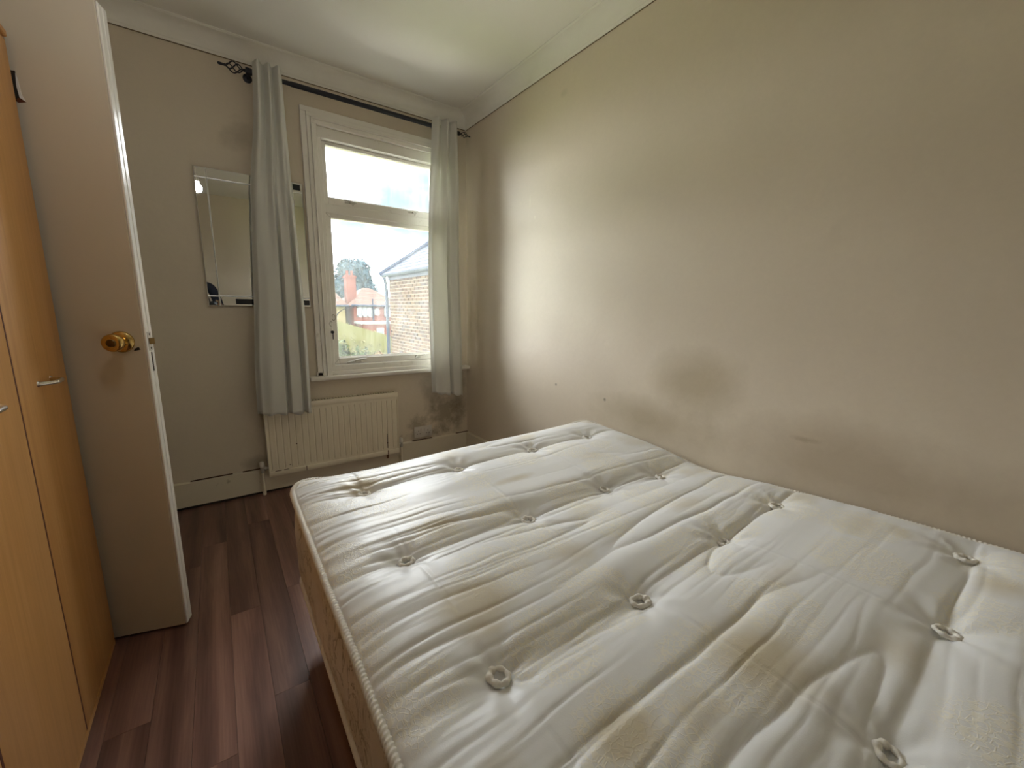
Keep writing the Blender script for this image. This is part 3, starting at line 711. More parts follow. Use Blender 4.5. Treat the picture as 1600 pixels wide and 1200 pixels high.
# the same knob on the hidden face
k2 = k_o.copy(); COL.objects.link(k2); k2.parent = door; k2.matrix_local = Matrix.Translation((0, DT, 0)) @ Matrix.Scale(-1, 4, (0, 1, 0))
m = MB(); m.box(-0.001, 0.0012, 0.010, 0.034, KZ - 0.030, KZ + 0.030, 0.0008); lp = m.build('latch_plate', M_metal); dl(lp)
m = MB(); m.prism([(0.0, 0.014, KZ - 0.010), (0.0, 0.030, KZ - 0.010), (0.010, 0.030, KZ - 0.010), (0.003, 0.014, KZ - 0.010)], (0, 0, 0.020)); o = m.build('latch_bolt', M_brass_dark); o.parent = lp
for zz in (KZ - 0.022, KZ + 0.022):
    m = MB(); m.lathe([(0, 0), (0.0038, 0), (0, 0.0006)], (0.0012, 0.022, zz), (1, 0, 0), 10); o = m.build('screw', M_dark); o.parent = lp
m = MB(); m.box(-0.002, 0.0004, 0.018, 0.027, KZ - 0.098, KZ - 0.036, 0.0008); dl(m.build('old_mortise', M_dark))
# old lock recess near the wardrobe, chipped to bare wood
m = MB(); m.box(-0.222, -0.2015, -0.0006, 0.004, 1.690, 1.763); o = m.build('lock_recess', M_dark); dl(o)
m = MB(); m.prism([(-0.2015, -0.0009, 1.757), (-0.199, -0.0009, 1.745), (-0.196, -0.0009, 1.705), (-0.189, -0.0009, 1.688), (-0.2015, -0.0009, 1.697), (-0.204, -0.0009, 1.725)], (0, 0.0015, 0)); dl(m.build('chipped_paint', M_door_edge))
m = MB(); m.prism([(-0.215, -0.0009, 1.690), (-0.2015, -0.0009, 1.697), (-0.189, -0.0009, 1.688), (-0.206, -0.0009, 1.684)], (0, 0.0015, 0)); dl(m.build('bare_wood_chip', M_beech_dark))
for hz in (0.22, 1.72):
    m = MB(); m.tube([(-DW - 0.004, DT + 0.003, hz), (-DW - 0.004, DT + 0.003, hz + 0.09)], 0.006, 10); m.box(-DW - 0.002, -DW + 0.001, DT - 0.032, DT + 0.002, hz, hz + 0.09); dl(m.build('hinge', M_metal))

# ------------------------------------------------------------------ wardrobe
WFX, WY0, WY1, WH = -0.383, 0.62, 1.785, 1.862
wr = tag(empty('wardrobe', (-0.65, 1.2, 0)), 'beech effect wardrobe with bow handles standing against the left wall', 'wardrobe')
m = MB(); m.box(-0.925, WFX - 0.02, WY0, WY1, 0.0, WH - 0.022, 0.001); at_parent(m.build('carcass', M_beech), wr)
m = MB(); m.box(-0.925, WFX + 0.004, WY0 - 0.005, WY1 + 0.004, WH - 0.018, WH, 0.003); at_parent(m.build('top_panel', M_beech), wr)
at_parent(mbox('shadow_gap', M_beech_dark, -0.925, WFX - 0.006, WY0, WY1, WH - 0.022, WH - 0.018), wr)
at_parent(mbox('plinth', M_beech, WFX - 0.02, WFX - 0.0004, WY0, WY1, 0.0, 0.018), wr)
seams = [WY0, 1.012, 1.405, WY1]
for i, (a, b2) in enumerate(zip(seams[:-1], seams[1:])):
    ya = a + (0.0035 if i else 0.0); yb = b2 - (0.0035 if i < 2 else 0.0)
    m = MB(); m.box(WFX - 0.0195, WFX, ya, yb, 0.019, WH - 0.024, 0.0035, 2); d_o = m.build('wardrobe_door', M_beech, angle=40); at_parent(d_o, wr)
    cy = (a + b2) / 2 - 0.008; hp = []
    for k in range(13):
        u = k / 12; hp.append((WFX - 0.002 + 0.030 * min(1, math.sin(PI * u) * 1.35), cy - 0.050 + 0.100 * u, 0.948))
    m = MB(); m.tube(hp, 0.0055, 10); 
    for yy in (cy - 0.050, cy + 0.050): m.lathe([(0, 0), (0.0085, 0), (0.007, 0.004), (0, 0.004)], (WFX - 0.0005, yy, 0.948), (1, 0, 0), 12)
    h_o = m.build('bow_handle', M_chrome, angle=50); h_o.parent = d_o
at_parent(mbox('seam_edge', M_beech_dark, WFX - 0.0198, WFX - 0.0006, 1.0085, 1.0155, 0.019, WH - 0.024), wr)
at_parent(mbox('seam_edge', M_beech_dark, WFX - 0.0198, WFX - 0.0006, 1.4015, 1.4085, 0.019, WH - 0.024), wr)

# ------------------------------------------------------------------ bed base and mattress
BX0, BX1, BY0, BY1 = 0.155, 1.586, -0.40, 1.500
bed = tag(empty('divan_base', (0.88, 0.55, 0)), 'low divan bed base under the stained mattress', 'bed base')
m = MB(); m.box(BX0 + 0.035, BX1 - 0.03, BY0 + 0.03, BY1 - 0.06, 0.07, 0.2195, 0.02, 2); at_parent(m.build('base_box', M_base_cloth, angle=40), bed)
for cx in (BX0 + 0.14, BX1 - 0.14):
    for cy in (BY0 + 0.15, BY1 - 0.2):
        m = MB(); m.tube([(cx, cy, 0.072), (cx, cy, 0.045)], 0.012, 10); m.lathe([(0, -0.012), (0.022, -0.012), (0.0245, -0.006), (0.0245, 0.006), (0.022, 0.012), (0, 0.012)], (cx, cy, 0.0248), (1, 0, 0), 16); at_parent(m.build('castor', M_dark, angle=40), bed)

mat_root = tag(empty('mattress', (0.88, 0.55, 0.22)), 'stained cream damask double mattress with felt tufts and corded edge', 'mattress')
TUFTS = [(0.345, 1.300), (0.697, 1.300), (1.060, 1.308), (1.380, 1.294),
         (0.330, 0.893), (0.713, 0.890), (1.070, 0.908), (1.340, 0.866),
         (0.345, 0.502), (0.698, 0.474), (1.077, 0.487), (1.405, 0.485),
         (0.362, 0.068), (0.727, 0.068), (1.085, 0.063), (1.443, 0.081), (0.36, -0.30), (0.72, -0.30), (1.08, -0.30), (1.42, -0.30)]
ROWS = [1.302, 0.890, 0.487, 0.070, -0.30]
nxg, nyg = 300, 560
gx, gy = np.meshgrid(np.linspace(0, 1, nxg), np.linspace(0, 1, nyg))
X = BX0 + gx * (BX1 - BX0); Y = BY0 + gy * (BY1 - BY0)
rc = 0.10                                                  # plan corner radius
for sx, cx in ((-1, BX0 + rc), (1, BX1 - rc)):
    for sy, cy in ((-1, BY0 + rc), (1, BY1 - rc)):
        a = (X - cx) * sx / rc; b_ = (Y - cy) * sy / rc; k = (a > 0) & (b_ > 0)
        a2 = a * np.sqrt(np.maximum(0, 1 - b_ * b_ / 2)); b2_ = b_ * np.sqrt(np.maximum(0, 1 - a * a / 2))
        X = np.where(k, cx + sx * a2 * rc, X); Y = np.where(k, cy + sy * b2_ * rc, Y)
def edge_z(x, y):
    zl = np.interp(y, [-0.4, 0.47, 0.59, 0.74, 0.91, 1.09, 1.29, 1.40, 1.5], [0.520, 0.518, 0.524, 0.532, 0.530, 0.540, 0.548, 0.556, 0.556])
    zr = np.interp(y, [-0.4, 0.0, 0.11, 0.24, 0.395, 0.587, 0.70, 0.789, 0.887, 1.0, 1.115, 1.31, 1.5], [0.568, 0.572, 0.568, 0.564, 0.554, 0.541, 0.526, 0.516, 0.524, 0.542, 0.553, 0.562, 0.565])
    u = (x - BX0) / (BX1 - BX0); u = u * u * (3 - 2 * u)
    z = zl * (1 - u) + zr * u
    far = np.clip((y - 1.25) / 0.25, 0, 1); zf = np.interp(x, [0.15, 0.2, 0.28, 0.45, 0.72, 1.25, 1.46, 1.6], [0.560, 0.556, 0.550, 0.545, 0.555, 0.560, 0.566, 0.567])
    return z * (1 - far) + zf * far
ed = np.minimum(np.minimum(X - BX0, BX1 - X), np.minimum(Y - BY0, BY1 - Y)); ed = np.maximum(ed, 0)
puff = np.clip(ed / 0.12, 0, 1); puff = np.sqrt(1 - (1 - puff) ** 2)
Z = edge_z(X, Y) - 0.006 + 0.030 * puff
# soft quilted swell between the tuft rows
wob = 0.022 * gnoise(X * 2.3, Y * 2.3, 1) + 0.010 * gnoise(X * 7, Y * 5, 2)
dr = np.full_like(X, 9.0); rown = np.zeros_like(X)
for r in ROWS:
    d = np.abs(Y + wob * 0.45 - r); dr = np.minimum(dr, d)
inb = np.clip(ed / 0.10, 0, 1)
Z += (-0.010 * np.exp(-(dr / 0.060) ** 2) - 0.0075 * np.exp(-dr / 0.0055) * np.clip(0.65 + 1.1 * gnoise(X * 3, Y * 0.7, 9), 0.15, 1.1)) * inb
# creases running across the bed: long thin valleys with warped paths
def crease(freq, seedn, stretch, width, amp, warp):
    n = gnoise(X * stretch + 3 * seedn, (Y + wob * warp) * freq, seedn)
    return -amp * (0.55 * np.exp(-(n / (1.6 * width)) ** 2) + 0.75 * np.exp(-np.abs(n) / (0.45 * width)))
msk1 = np.clip(gnoise(X * 1.6, Y * 2.6, 21) * 2.2 + 0.65, 0, 1); msk2 = np.clip(gnoise(X * 2.1, Y * 3.0, 22) * 2.4 + 0.45, 0, 1)
nearness = np.clip((1.45 - X) / 1.1, 0.28, 1)
Z += crease(6.5, 31, 0.45, 0.034, 0.0065, 1.2) * msk1 * inb
Z += crease(12, 32, 0.6, 0.055, 0.0048, 1.1) * msk2 * inb * nearness
Z += crease(25, 33, 1.1, 0.09, 0.0024, 1.0) * inb * nearness * np.clip(gnoise(X * 3, Y * 4, 23) * 2 + 0.5, 0, 1)
Z += 0.0046 * gnoise(X * 1.3, (Y + wob) * 6.0, 41) * inb + 0.0030 * gnoise(X * 2.0, (Y + wob) * 15.0, 42) * inb * nearness
# puckers where the cover is gathered into the left and far border
lp_ = np.exp(-np.maximum(X - BX0, 0) / 0.085) * np.clip((X - BX0) / 0.012, 0, 1)
Z += 0.0055 * lp_ * (np.abs(gnoise(X * 2.0, (Y + wob * 0.5) * 30, 51)) * 2.2 - 0.75)
rp_ = np.exp(-np.maximum(BX1 - X, 0) / 0.06) * np.clip((BX1 - X) / 0.012, 0, 1)
Z += 0.004 * rp_ * (np.abs(gnoise(X * 2.0, (Y + wob * 0.5) * 14, 52)) * 2.2 - 0.6)
# tuft dimples with pulled folds to left and right, shallow seams running up the bed through each column
for tx, ty in TUFTS:
    ddx, ddy = X - tx, Y - ty; rr = np.sqrt(ddx ** 2 + ddy ** 2)
    Z += -0.011 * np.exp(-(rr / 0.050) ** 2) - 0.006 * np.exp(-(rr / 0.022) ** 2)
    th = np.arctan2(ddy, ddx)
    Z += 0.0016 * np.cos(th * 7 + tx * 9) * np.exp(-((rr - 0.055) / 0.04) ** 2)
    Z += -0.0055 * np.exp(-((ddy + wob * 0.5) / (0.010 + 0.05 * np.abs(ddx))) ** 2) * np.exp(-(np.abs(ddx) / 0.15) ** 1.5)
for cxs, s in ((0.345, 0.5), (0.71, 0.6), (1.075, 0.4)):
    Z += -0.0022 * np.exp(-((X - cxs + 0.006 * gnoise(X * 0, Y * 3, 61)) / 0.004) ** 2) * np.clip(gnoise(X * 0.5, Y * 3.5, 62) * 3 + 0.2, 0, 1) * s * 2
P = np.stack([X, Y, Z], 2)
me = grid_mesh('top_panel', P)
# where old stains lie on the cover
stain = np.zeros_like(X)
for sx, sy, rx, ry, am in ((0.335, 1.345, 0.075, 0.055, 1.0), (0.385, 0.660, 0.095, 0.075, 0.95), (0.37, 0.60, 0.06, 0.05, 0.7), (0.735, 0.245, 0.11, 0.10, 0.8), (0.425, 0.300, 0.07, 0.045, 0.85),
                           (0.40, 1.08, 0.13, 0.07, 0.55), (0.46, 0.97, 0.08, 0.05, 0.7), (1.18, 0.65, 0.14, 0.05, 0.5), (1.50, 1.12, 0.10, 0.10, 0.45), (0.70, 1.40, 0.09, 0.05, 0.55), (1.10, 1.42, 0.07, 0.05, 0.6), (1.53, 1.44, 0.05, 0.05, 0.6),
                           (0.80, 1.09, 0.12, 0.025, 0.6), (1.32, 0.02, 0.06, 0.05, 0.7), (1.40, 0.28, 0.12, 0.07, 0.5), (1.43, 0.20, 0.05, 0.04, 0.5), (0.68, 0.66, 0.10, 0.06, 0.5), (1.0, 0.31, 0.12, 0.05, 0.45), (0.95, 0.10, 0.09, 0.06, 0.5),
                           (1.5, 0.45, 0.08, 0.06, 0.5), (0.25, 0.36, 0.05, 0.06, 0.45), (1.2, 1.1, 0.1, 0.05, 0.4), (0.55, 0.25, 0.06, 0.05, 0.5), (0.88, 0.83, 0.09, 0.04, 0.45), (1.45, 0.80, 0.1, 0.06, 0.45)):
    stain = np.maximum(stain, am * np.exp(-(((X - sx) / rx) ** 2 + ((Y - sy) / ry) ** 2)))
at_ = me.attributes.new('stain', 'FLOAT', 'POINT'); at_.data.foreach_set('value', stain.ravel().astype(np.float32))
at_parent(new_obj('top_panel', me, M_damask), mat_root)
# perimeter loop of the top (counter-clockwise)
per = np.concatenate([P[0, :-1], P[:-1, -1], P[-1, :0:-1], P[:0:-1, 0]])
cen = np.array([(BX0 + BX1) / 2, (BY0 + BY1) / 2])
seg = np.roll(per, -1, 0) - np.roll(per, 1, 0); nrm = np.stack([seg[:, 1], -seg[:, 0]], 1); nrm /= np.maximum(np.linalg.norm(nrm, axis=1, keepdims=True), 1e-9)
rowsP = []
ZB = 0.2205
arc = np.cumsum(np.r_[0, np.linalg.norm(np.diff(per[:, :2], axis=0), axis=1)])
for k in range(26):
    u = k / 25; z = (per[:, 2] - 0.004) * (1 - u) + ZB * u
    bul = 0.012 * math.sin(PI * u) ** 0.7 - 0.006 + 0.010 * gnoise(arc * 5, np.full(len(arc), u * 2.5), 71) * math.sin(PI * u) + 0.004 * gnoise(arc * 22, np.full(len(arc), u * 4), 72) * math.sin(PI * u)
    if u > 0.9: bul = bul - 0.02 * ((u - 0.9) / 0.1) ** 2
    rowsP.append(np.concatenate([per[:, :2] + nrm * bul[:, None], z[:, None]], 1))
rowsP.append(np.concatenate([cen + (per[:, :2] - cen) * 0.9, np.full((len(per), 1), ZB)], 1)); rowsP.append(np.concatenate([cen + (per[:, :2] - cen) * 0.02, np.full((len(per), 1), ZB)], 1))
side = grid_mesh('side_border', np.array(rowsP), closed_u=True); side.flip_normals() if hasattr(side, 'flip_normals') else None
at_parent(new_obj('side_border', side, M_border), mat_root)
# twisted cord piping along both edges
def cord(zoff, rad0, name, lower=False):
    L_ = np.r_[arc, arc[-1] + np.linalg.norm(per[0, :2] - per[-1, :2])]; loop = np.vstack([per, per[:1]])
    if lower: loop = loop.copy(); loop[:, 2] = ZB + 0.018
    n = int(L_[-1] / 0.0018); s = np.linspace(0, L_[-1], n, endpoint=False)
    c = np.stack([np.interp(s, L_, loop[:, q]) for q in range(3)], 1)
    kern = np.ones(61) / 61.0                             # the cord bridges the small puckers
    c[:, 2] = np.convolve(np.r_[c[-30:, 2], c[:, 2], c[:30, 2]], kern, 'valid')
    tng = np.roll(c, -2, 0) - np.roll(c, 2, 0); tng /= np.linalg.norm(tng, axis=1, keepdims=True)
    nn = np.stack([tng[:, 1], -tng[:, 0], 0 * s], 1); nn /= np.linalg.norm(nn, axis=1, keepdims=True); bb = np.cross(tng, nn)
    c = c + nn * (0.004 if not lower else 0.0); c[:, 2] += zoff
    m_ = 10; Pc = np.zeros((n, m_, 3))
    for j in range(m_):
        a = 2 * PI * j / m_; r = rad0 * (1 + 0.12 * np.cos(2 * a - 2 * PI * s / 0.0095))
        Pc[:, j] = c + (nn * math.cos(a) + bb * math.sin(a)) * r[:, None]
    Pc = np.concatenate([Pc, Pc[:1]], 0)
    me = grid_mesh(name, Pc, closed_u=True); at_parent(new_obj(name, me, M_piping), mat_root)
cord(-0.001, 0.0085, 'piping'); cord(0.0, 0.0065, 'piping', True)
# felt tufts: lumpy little rings pulled into the dimples
def tuft_mesh(seedn):
    rr = random.Random(seedn); P_ = np.zeros((40, 12, 3)); lobes = rr.choice((6, 7, 8)); el = rr.uniform(0.72, 0.95); ph = rr.uniform(0, 6)
    for i in range(40):
        a = 2 * PI * i / 40; r0 = 0.0160; tr_ = 0.0056 * (1 + 0.20 * math.cos(lobes * a + ph)) * (1 + 0.2 * math.sin(a + ph))
        for j in range(12):
            b2 = 2 * PI * j / 12; R = r0 + tr_ * math.cos(b2); P_[i, j] = (R * math.cos(a), R * el * math.sin(a), 0.0055 + tr_ * math.sin(b2) * 0.85)
    P_ = np.concatenate([P_, P_[:1]], 0)
    return grid_mesh('tuft', P_, closed_u=True)
tms = [tuft_mesh(i) for i in range(5)]
for i, (tx, ty) in enumerate(TUFTS):
    ii = int(round((ty - BY0) / (BY1 - BY0) * (nyg - 1))); jj = int(round((tx - BX0) / (BX1 - BX0) * (nxg - 1)))
    o = new_obj('tuft', tms[i % 5], M_tuft); o.parent = mat_root
    o.location = Vector((tx, ty, float(Z[ii, jj]) + 0.005)) - mat_root.location; o.rotation_euler = (random.uniform(-0.1, 0.1), random.uniform(-0.1, 0.1), random.uniform(0, 6)); o.scale = (random.uniform(0.95, 1.2),) * 3
    if ty < -0.1: bpy.data.objects.remove(o)

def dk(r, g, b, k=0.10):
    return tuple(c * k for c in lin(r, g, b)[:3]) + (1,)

# ------------------------------------------------------------------ bare pendant bulb (lit, above the top edge of the picture; its glint shows in the mirror, its shadow under the door knob)
LX, LY, LZ, LR = -0.022, 1.10, 2.125, 0.036
lampr = tag(empty('pendant_bulb', (LX, LY, LZ)), 'bare lit light bulb on a white cord, seen as a bright spot in the mirror', 'light bulb')
M_globe = bpy.data.materials.new('lit_bulb_glass'); M_globe.use_nodes = True
gb = M_globe.node_tree.nodes['Principled BSDF']; gb.inputs['Base Color'].default_value = (0.9, 0.9, 0.9, 1); gb.inputs['Emission Color'].default_value = (1.0, 0.985, 0.95, 1); gb.inputs['Emission Strength'].default_value = LAMP
m = MB(); m.lathe([(0, -LR)] + [(LR * math.sin(a * PI / 14), -LR * math.cos(a * PI / 14)) for a in range(1, 11)] + [(0.020, 0.038), (0.0165, 0.052), (0, 0.052)], (LX, LY, LZ), (0, 0, 1), 20); at_parent(m.build('bulb', M_globe, smooth=True), lampr)
m = MB(); m.tube([(LX, LY, LZ + 0.10), (LX, LY, ZC - 0.03)], 0.0035, 8); at_parent(m.build('cord', M_plastic), lampr)
m = MB(); m.lathe([(0, 0.052), (0.021, 0.052), (0.021, 0.078), (0.016, 0.085), (0.012, 0.105), (0, 0.105)], (LX, LY, LZ), (0, 0, 1), 16); at_parent(m.build('lamp_holder', M_plastic, angle=40), lampr)
m = MB(); m.lathe([(0, 0), (0.05, 0), (0.045, 0.018), (0.012, 0.03), (0, 0.03)], (LX, LY, ZC - 0.0005), (0, 0, -1), 20); at_parent(m.build('ceiling_rose', M_plastic), lampr)

# ------------------------------------------------------------------ outside: ground, houses, tree, hedge
GZ = -3.0
M_lawn = mat_plain('lawn_green', lin(128, 140, 84), 0.95, nz=0.25, nscale=3)
M_bounce_slab = mat_plain('pale_bounce_surface', lin(196, 190, 178), 0.9, nz=0.08, nscale=2)  # pale colour for the added slab that throws daylight up
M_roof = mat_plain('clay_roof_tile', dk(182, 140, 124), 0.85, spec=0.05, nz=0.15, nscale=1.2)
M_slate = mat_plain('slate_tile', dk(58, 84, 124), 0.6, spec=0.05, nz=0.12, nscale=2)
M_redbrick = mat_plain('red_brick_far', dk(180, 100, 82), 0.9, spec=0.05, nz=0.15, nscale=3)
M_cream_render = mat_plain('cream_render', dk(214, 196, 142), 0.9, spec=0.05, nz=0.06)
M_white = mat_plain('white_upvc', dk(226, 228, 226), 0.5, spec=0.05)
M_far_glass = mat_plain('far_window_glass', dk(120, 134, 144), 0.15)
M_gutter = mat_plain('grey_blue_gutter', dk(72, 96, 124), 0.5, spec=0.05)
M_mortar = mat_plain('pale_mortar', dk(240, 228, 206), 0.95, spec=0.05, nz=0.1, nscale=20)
t = NT('stock_brick', 0.9, spec=0.05); oi = t.n('ShaderNodeObjectInfo').outputs['Random']
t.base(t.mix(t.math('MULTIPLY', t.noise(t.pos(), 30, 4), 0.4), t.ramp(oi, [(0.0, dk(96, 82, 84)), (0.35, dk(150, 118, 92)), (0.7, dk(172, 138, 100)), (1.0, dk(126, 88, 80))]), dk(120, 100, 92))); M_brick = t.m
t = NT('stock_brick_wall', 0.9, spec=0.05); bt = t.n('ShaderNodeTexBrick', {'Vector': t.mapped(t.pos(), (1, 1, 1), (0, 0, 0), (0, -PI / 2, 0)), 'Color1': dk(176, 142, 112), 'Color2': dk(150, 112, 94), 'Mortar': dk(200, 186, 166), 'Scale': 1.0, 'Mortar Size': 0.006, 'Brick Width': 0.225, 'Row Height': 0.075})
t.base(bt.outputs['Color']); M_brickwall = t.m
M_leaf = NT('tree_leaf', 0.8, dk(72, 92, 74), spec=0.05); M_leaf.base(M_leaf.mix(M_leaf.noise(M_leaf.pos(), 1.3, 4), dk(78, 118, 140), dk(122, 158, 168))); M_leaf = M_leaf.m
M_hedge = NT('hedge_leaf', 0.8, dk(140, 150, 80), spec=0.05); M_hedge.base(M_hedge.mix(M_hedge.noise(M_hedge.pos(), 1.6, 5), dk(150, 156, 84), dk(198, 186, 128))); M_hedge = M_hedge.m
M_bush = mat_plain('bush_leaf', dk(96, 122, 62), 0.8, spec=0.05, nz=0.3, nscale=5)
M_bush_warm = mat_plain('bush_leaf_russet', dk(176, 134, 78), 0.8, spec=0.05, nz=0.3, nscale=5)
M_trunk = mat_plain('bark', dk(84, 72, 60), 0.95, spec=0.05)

g = tag(mbox('garden_lawn', M_lawn, -30, 60, 3.4, 110, GZ - 0.2, GZ), 'green lawn of the gardens below the window', 'lawn')
struct(g)
struct(mbox('bounce_slab', M_bounce_slab, -6, 3.5, 3.1, 9.5, GZ, GZ + 0.03), 'unseen pale slab added below the window to bounce daylight upwards')  # added out of view, sends daylight up through the window to the ceiling

# neighbouring house: brick flank wall with individual bricks in view, hipped slate roof, gutter, downpipe
NX, NY, NE = 3.5, 10.0, 1.86
nb = tag(empty('brick_house', (NX + 2.5, 7.0, GZ)), 'buff brick house flank with grey gutter and downpipe outside the window', 'house')
at_parent(mbox('wall', M_brickwall, NX + 0.06, NX + 5.0, 4.2, NY - 0.005, GZ, NE), nb)
at_parent(mbox('mortar_bed', M_mortar, NX + 0.012, NX + 0.07, 7.3, NY - 0.002, -0.22, NE), nb)
bme = {}
def brick(w, y, z):
    key = round(w, 3)
    if key not in bme:
        q = MB(); q.box(0, 0.05, 0.006, w - 0.006, 0.005, 0.060); bmesh.ops.recalc_face_normals(q.bm, faces=q.bm.faces[:]); me = bpy.data.meshes.new('brick'); q.bm.to_mesh(me); q.bm.free(); me.materials.append(M_brick); bme[key] = me
    o = bpy.data.objects.new('brick', bme[key]); COL.objects.link(o); o.location = Vector((NX + random.uniform(-0.003, 0.003), y, z)); at_parent(o, nb)
course = 0; z = -0.20
while z + 0.064 < NE - 0.02:
    y = NY - (0.0 if course % 2 else 0.1125)
    if course % 2 == 0: brick(0.1025, NY - 0.1025, z)
    while y - 0.225 > 7.42: brick(0.215, y - 0.215, z); y -= 0.225
    course += 1; z += 0.075
at_parent(mbox('fascia', M_gutter, NX - 0.02, NX + 0.05, 4.2, NY + 0.02, NE - 0.06, NE + 0.10), nb)
m = MB(); m.tube([(NX - 0.09, 4.2, NE + 0.06), (NX - 0.09, NY + 0.16, NE + 0.06)], 0.055, 10); at_parent(m.build('gutter', M_gutter, angle=40), nb)
m = MB(); m.tube([(NX - 0.09, NY + 0.06, NE + 0.04), (NX - 0.06, NY + 0.05, NE - 0.18), (NX - 0.05, NY + 0.04, NE - 0.3), (NX - 0.05, NY + 0.04, GZ + 0.05)], 0.042, 10); at_parent(m.build('downpipe', M_gutter, angle=40), nb)
# hipped roof built from tile courses (stepped strips) on the visible slope
pit = 0.80
m = MB(); e0 = (NX - 0.15, NY + 0.15, NE + 0.06)
def roof_strip(mb_, t0, t1, lift):
    x0, x1 = e0[0] + t0, e0[0] + t1; z0, z1 = e0[2] + pit * t0, e0[2] + pit * t1
    mb_.prism([(x0, 4.0, z0 + lift), (x0, NY + 0.15 - t0, z0 + lift), (x1, NY + 0.15 - t1, z1), (x1, 4.0, z1)], (0.0, 0, -0.03))
for k in range(24): 
    s_ = MB(); roof_strip(s_, k * 0.115, (k + 1) * 0.115 + 0.01, 0.018)
    at_parent(s_.build('tile_course', M_slate), nb)
m = MB(); m.prism([(e0[0], NY + 0.15, e0[2] - 0.01), (e0[0] + 5.3, NY + 0.15, e0[2] - 0.01), (e0[0] + 2.76, NY + 0.15 - 2.76, e0[2] + pit * 2.76)], (0, 0, -0.03))
at_parent(m.build('end_slope', M_slate), nb)
m = MB(); m.tube([(e0[0], NY + 0.15, e0[2] + 0.01), (e0[0] + 2.76, NY + 0.15 - 2.76, e0[2] + pit * 2.76 + 0.02)], 0.07, 8); at_parent(m.build('hip_tiles', M_slate), nb)

# far houses across the gardens
def far_house(name, label, loc, w, d, eave, ridge, wallmat, roofmat, wins, hip=1.2, chimney=None, extras=()):
    r = tag(empty(name, loc), label, 'house', 'houses across the gardens'); x0, y0, z0 = loc
    def ap(o): at_parent(o, r); return o
    ap(mbox('wall', wallmat, x0 - w / 2, x0 + w / 2, y0, y0 + d, z0, z0 + eave))
    a, b2, zr, ze = x0 - w / 2 - 0.25, x0 + w / 2 + 0.25, z0 + ridge, z0 + eave
    ya, yb = y0 - 0.25, y0 + d + 0.25; ym = (ya + yb) / 2
    m = MB(); bm = m.bm; v = [bm.verts.new(q) for q in ((a, ya, ze), (b2, ya, ze), (b2, yb, ze), (a, yb, ze), (a + hip, ym, zr), (b2 - hip, ym, zr))]
    for q in ((0, 1, 5, 4), (1, 2, 5), (2, 3, 4, 5), (3, 0, 4), (3, 2, 1, 0)): bm.faces.new([v[i] for i in q])
    ap(m.build('roof', roofmat))
    rows = 14
    for k in range(rows):
        t0 = k / rows; t1 = (k + 1) / rows; s_ = MB(); g_ = lambda tt, sgn: ((a + hip * tt) if sgn < 0 else (b2 - hip * tt), ya + (ym - ya) * tt - 0.02, ze + (zr - ze) * tt + 0.03)
        s_.prism([g_(t0, -1), g_(t0, 1), (g_(t1, 1)[0], g_(t1, 1)[1], g_(t1, 1)[2] - 0.03), (g_(t1, -1)[0], g_(t1, -1)[1], g_(t1, -1)[2] - 0.03)], (0, 0.01, -0.03)); ap(s_.build('tile_course', roofmat))
    m = MB(); m.tube([(a, ya - 0.06, ze), (b2, ya - 0.06, ze)], 0.09, 8); ap(m.build('gutter', M_gutter))
    for (wx, wz, ww, wh, n) in wins:
        f_ = MB(); f_.box(x0 + wx - ww / 2, x0 + wx + ww / 2, y0 - 0.06, y0 + 0.02, z0 + wz, z0 + wz + 0.12); f_.box(x0 + wx - ww / 2, x0 + wx + ww / 2, y0 - 0.06, y0 + 0.02, z0 + wz + wh - 0.12, z0 + wz + wh)
        for k in range(n + 1):
            cx = x0 + wx - ww / 2 + 0.06 + k * (ww - 0.12) / n; f_.box(cx - 0.06, cx + 0.06, y0 - 0.06, y0 + 0.02, z0 + wz, z0 + wz + wh)
        fo = ap(f_.build('window', M_white))
        for k in range(n):
            c0 = x0 + wx - ww / 2 + 0.12 + k * (ww - 0.12) / n; c1_ = x0 + wx - ww / 2 + (k + 1) * (ww - 0.12) / n
            p_ = mbox('pane', M_far_glass, c0, c1_, y0 - 0.03, y0 + 0.01, z0 + wz + 0.12, z0 + wz + wh - 0.12); p_.parent = fo
    if chimney:
        cx, cy, cw, ch = chimney; q = MB(); q.box(x0 + cx - cw / 2, x0 + cx + cw / 2, y0 + cy - cw / 2, y0 + cy + cw / 2, z0 + eave, z0 + ch); q.box(x0 + cx - cw / 2 - 0.07, x0 + cx + cw / 2 + 0.07, y0 + cy - cw / 2 - 0.07, y0 + cy + cw / 2 + 0.07, z0 + ch - 0.25, z0 + ch - 0.1)
        for s_ in (-0.2, 0.2): q.tube([(x0 + cx + s_, y0 + cy, z0 + ch), (x0 + cx + s_, y0 + cy, z0 + ch + 0.4)], 0.12, 8)
        ap(q.build('chimney', wallmat))
    return r, ap
HY = 38.0
h1, ap1 = far_house('red_brick_house', 'red brick house with white windows and clay roof between tree and downpipe', (12.35, HY, GZ), 4.6, 8.0, 4.30, 6.0, M_redbrick, M_roof,
                    [(-1.35, 3.28, 1.40, 0.92, 3), (-0.28, 3.42, 0.50, 0.66, 1), (0.85, 3.28, 0.9, 0.92, 1)], 2.2, (-2.0, 2.0, 0.85, 7.0))
m = MB(); m.tube([(11.72, HY - 0.1, GZ + 4.9), (11.72, HY - 0.1, GZ + 2.9)], 0.06, 8); ap1(m.build('soil_pipe', M_gutter))
ap1(mbox('extension_roof', M_white, 10.0, 14.7, HY - 2.2, HY, GZ + 2.72, GZ + 2.92)); ap1(mbox('extension_wall', M_redbrick, 10.2, 14.5, HY - 2.0, HY - 0.002, GZ, GZ + 2.72))
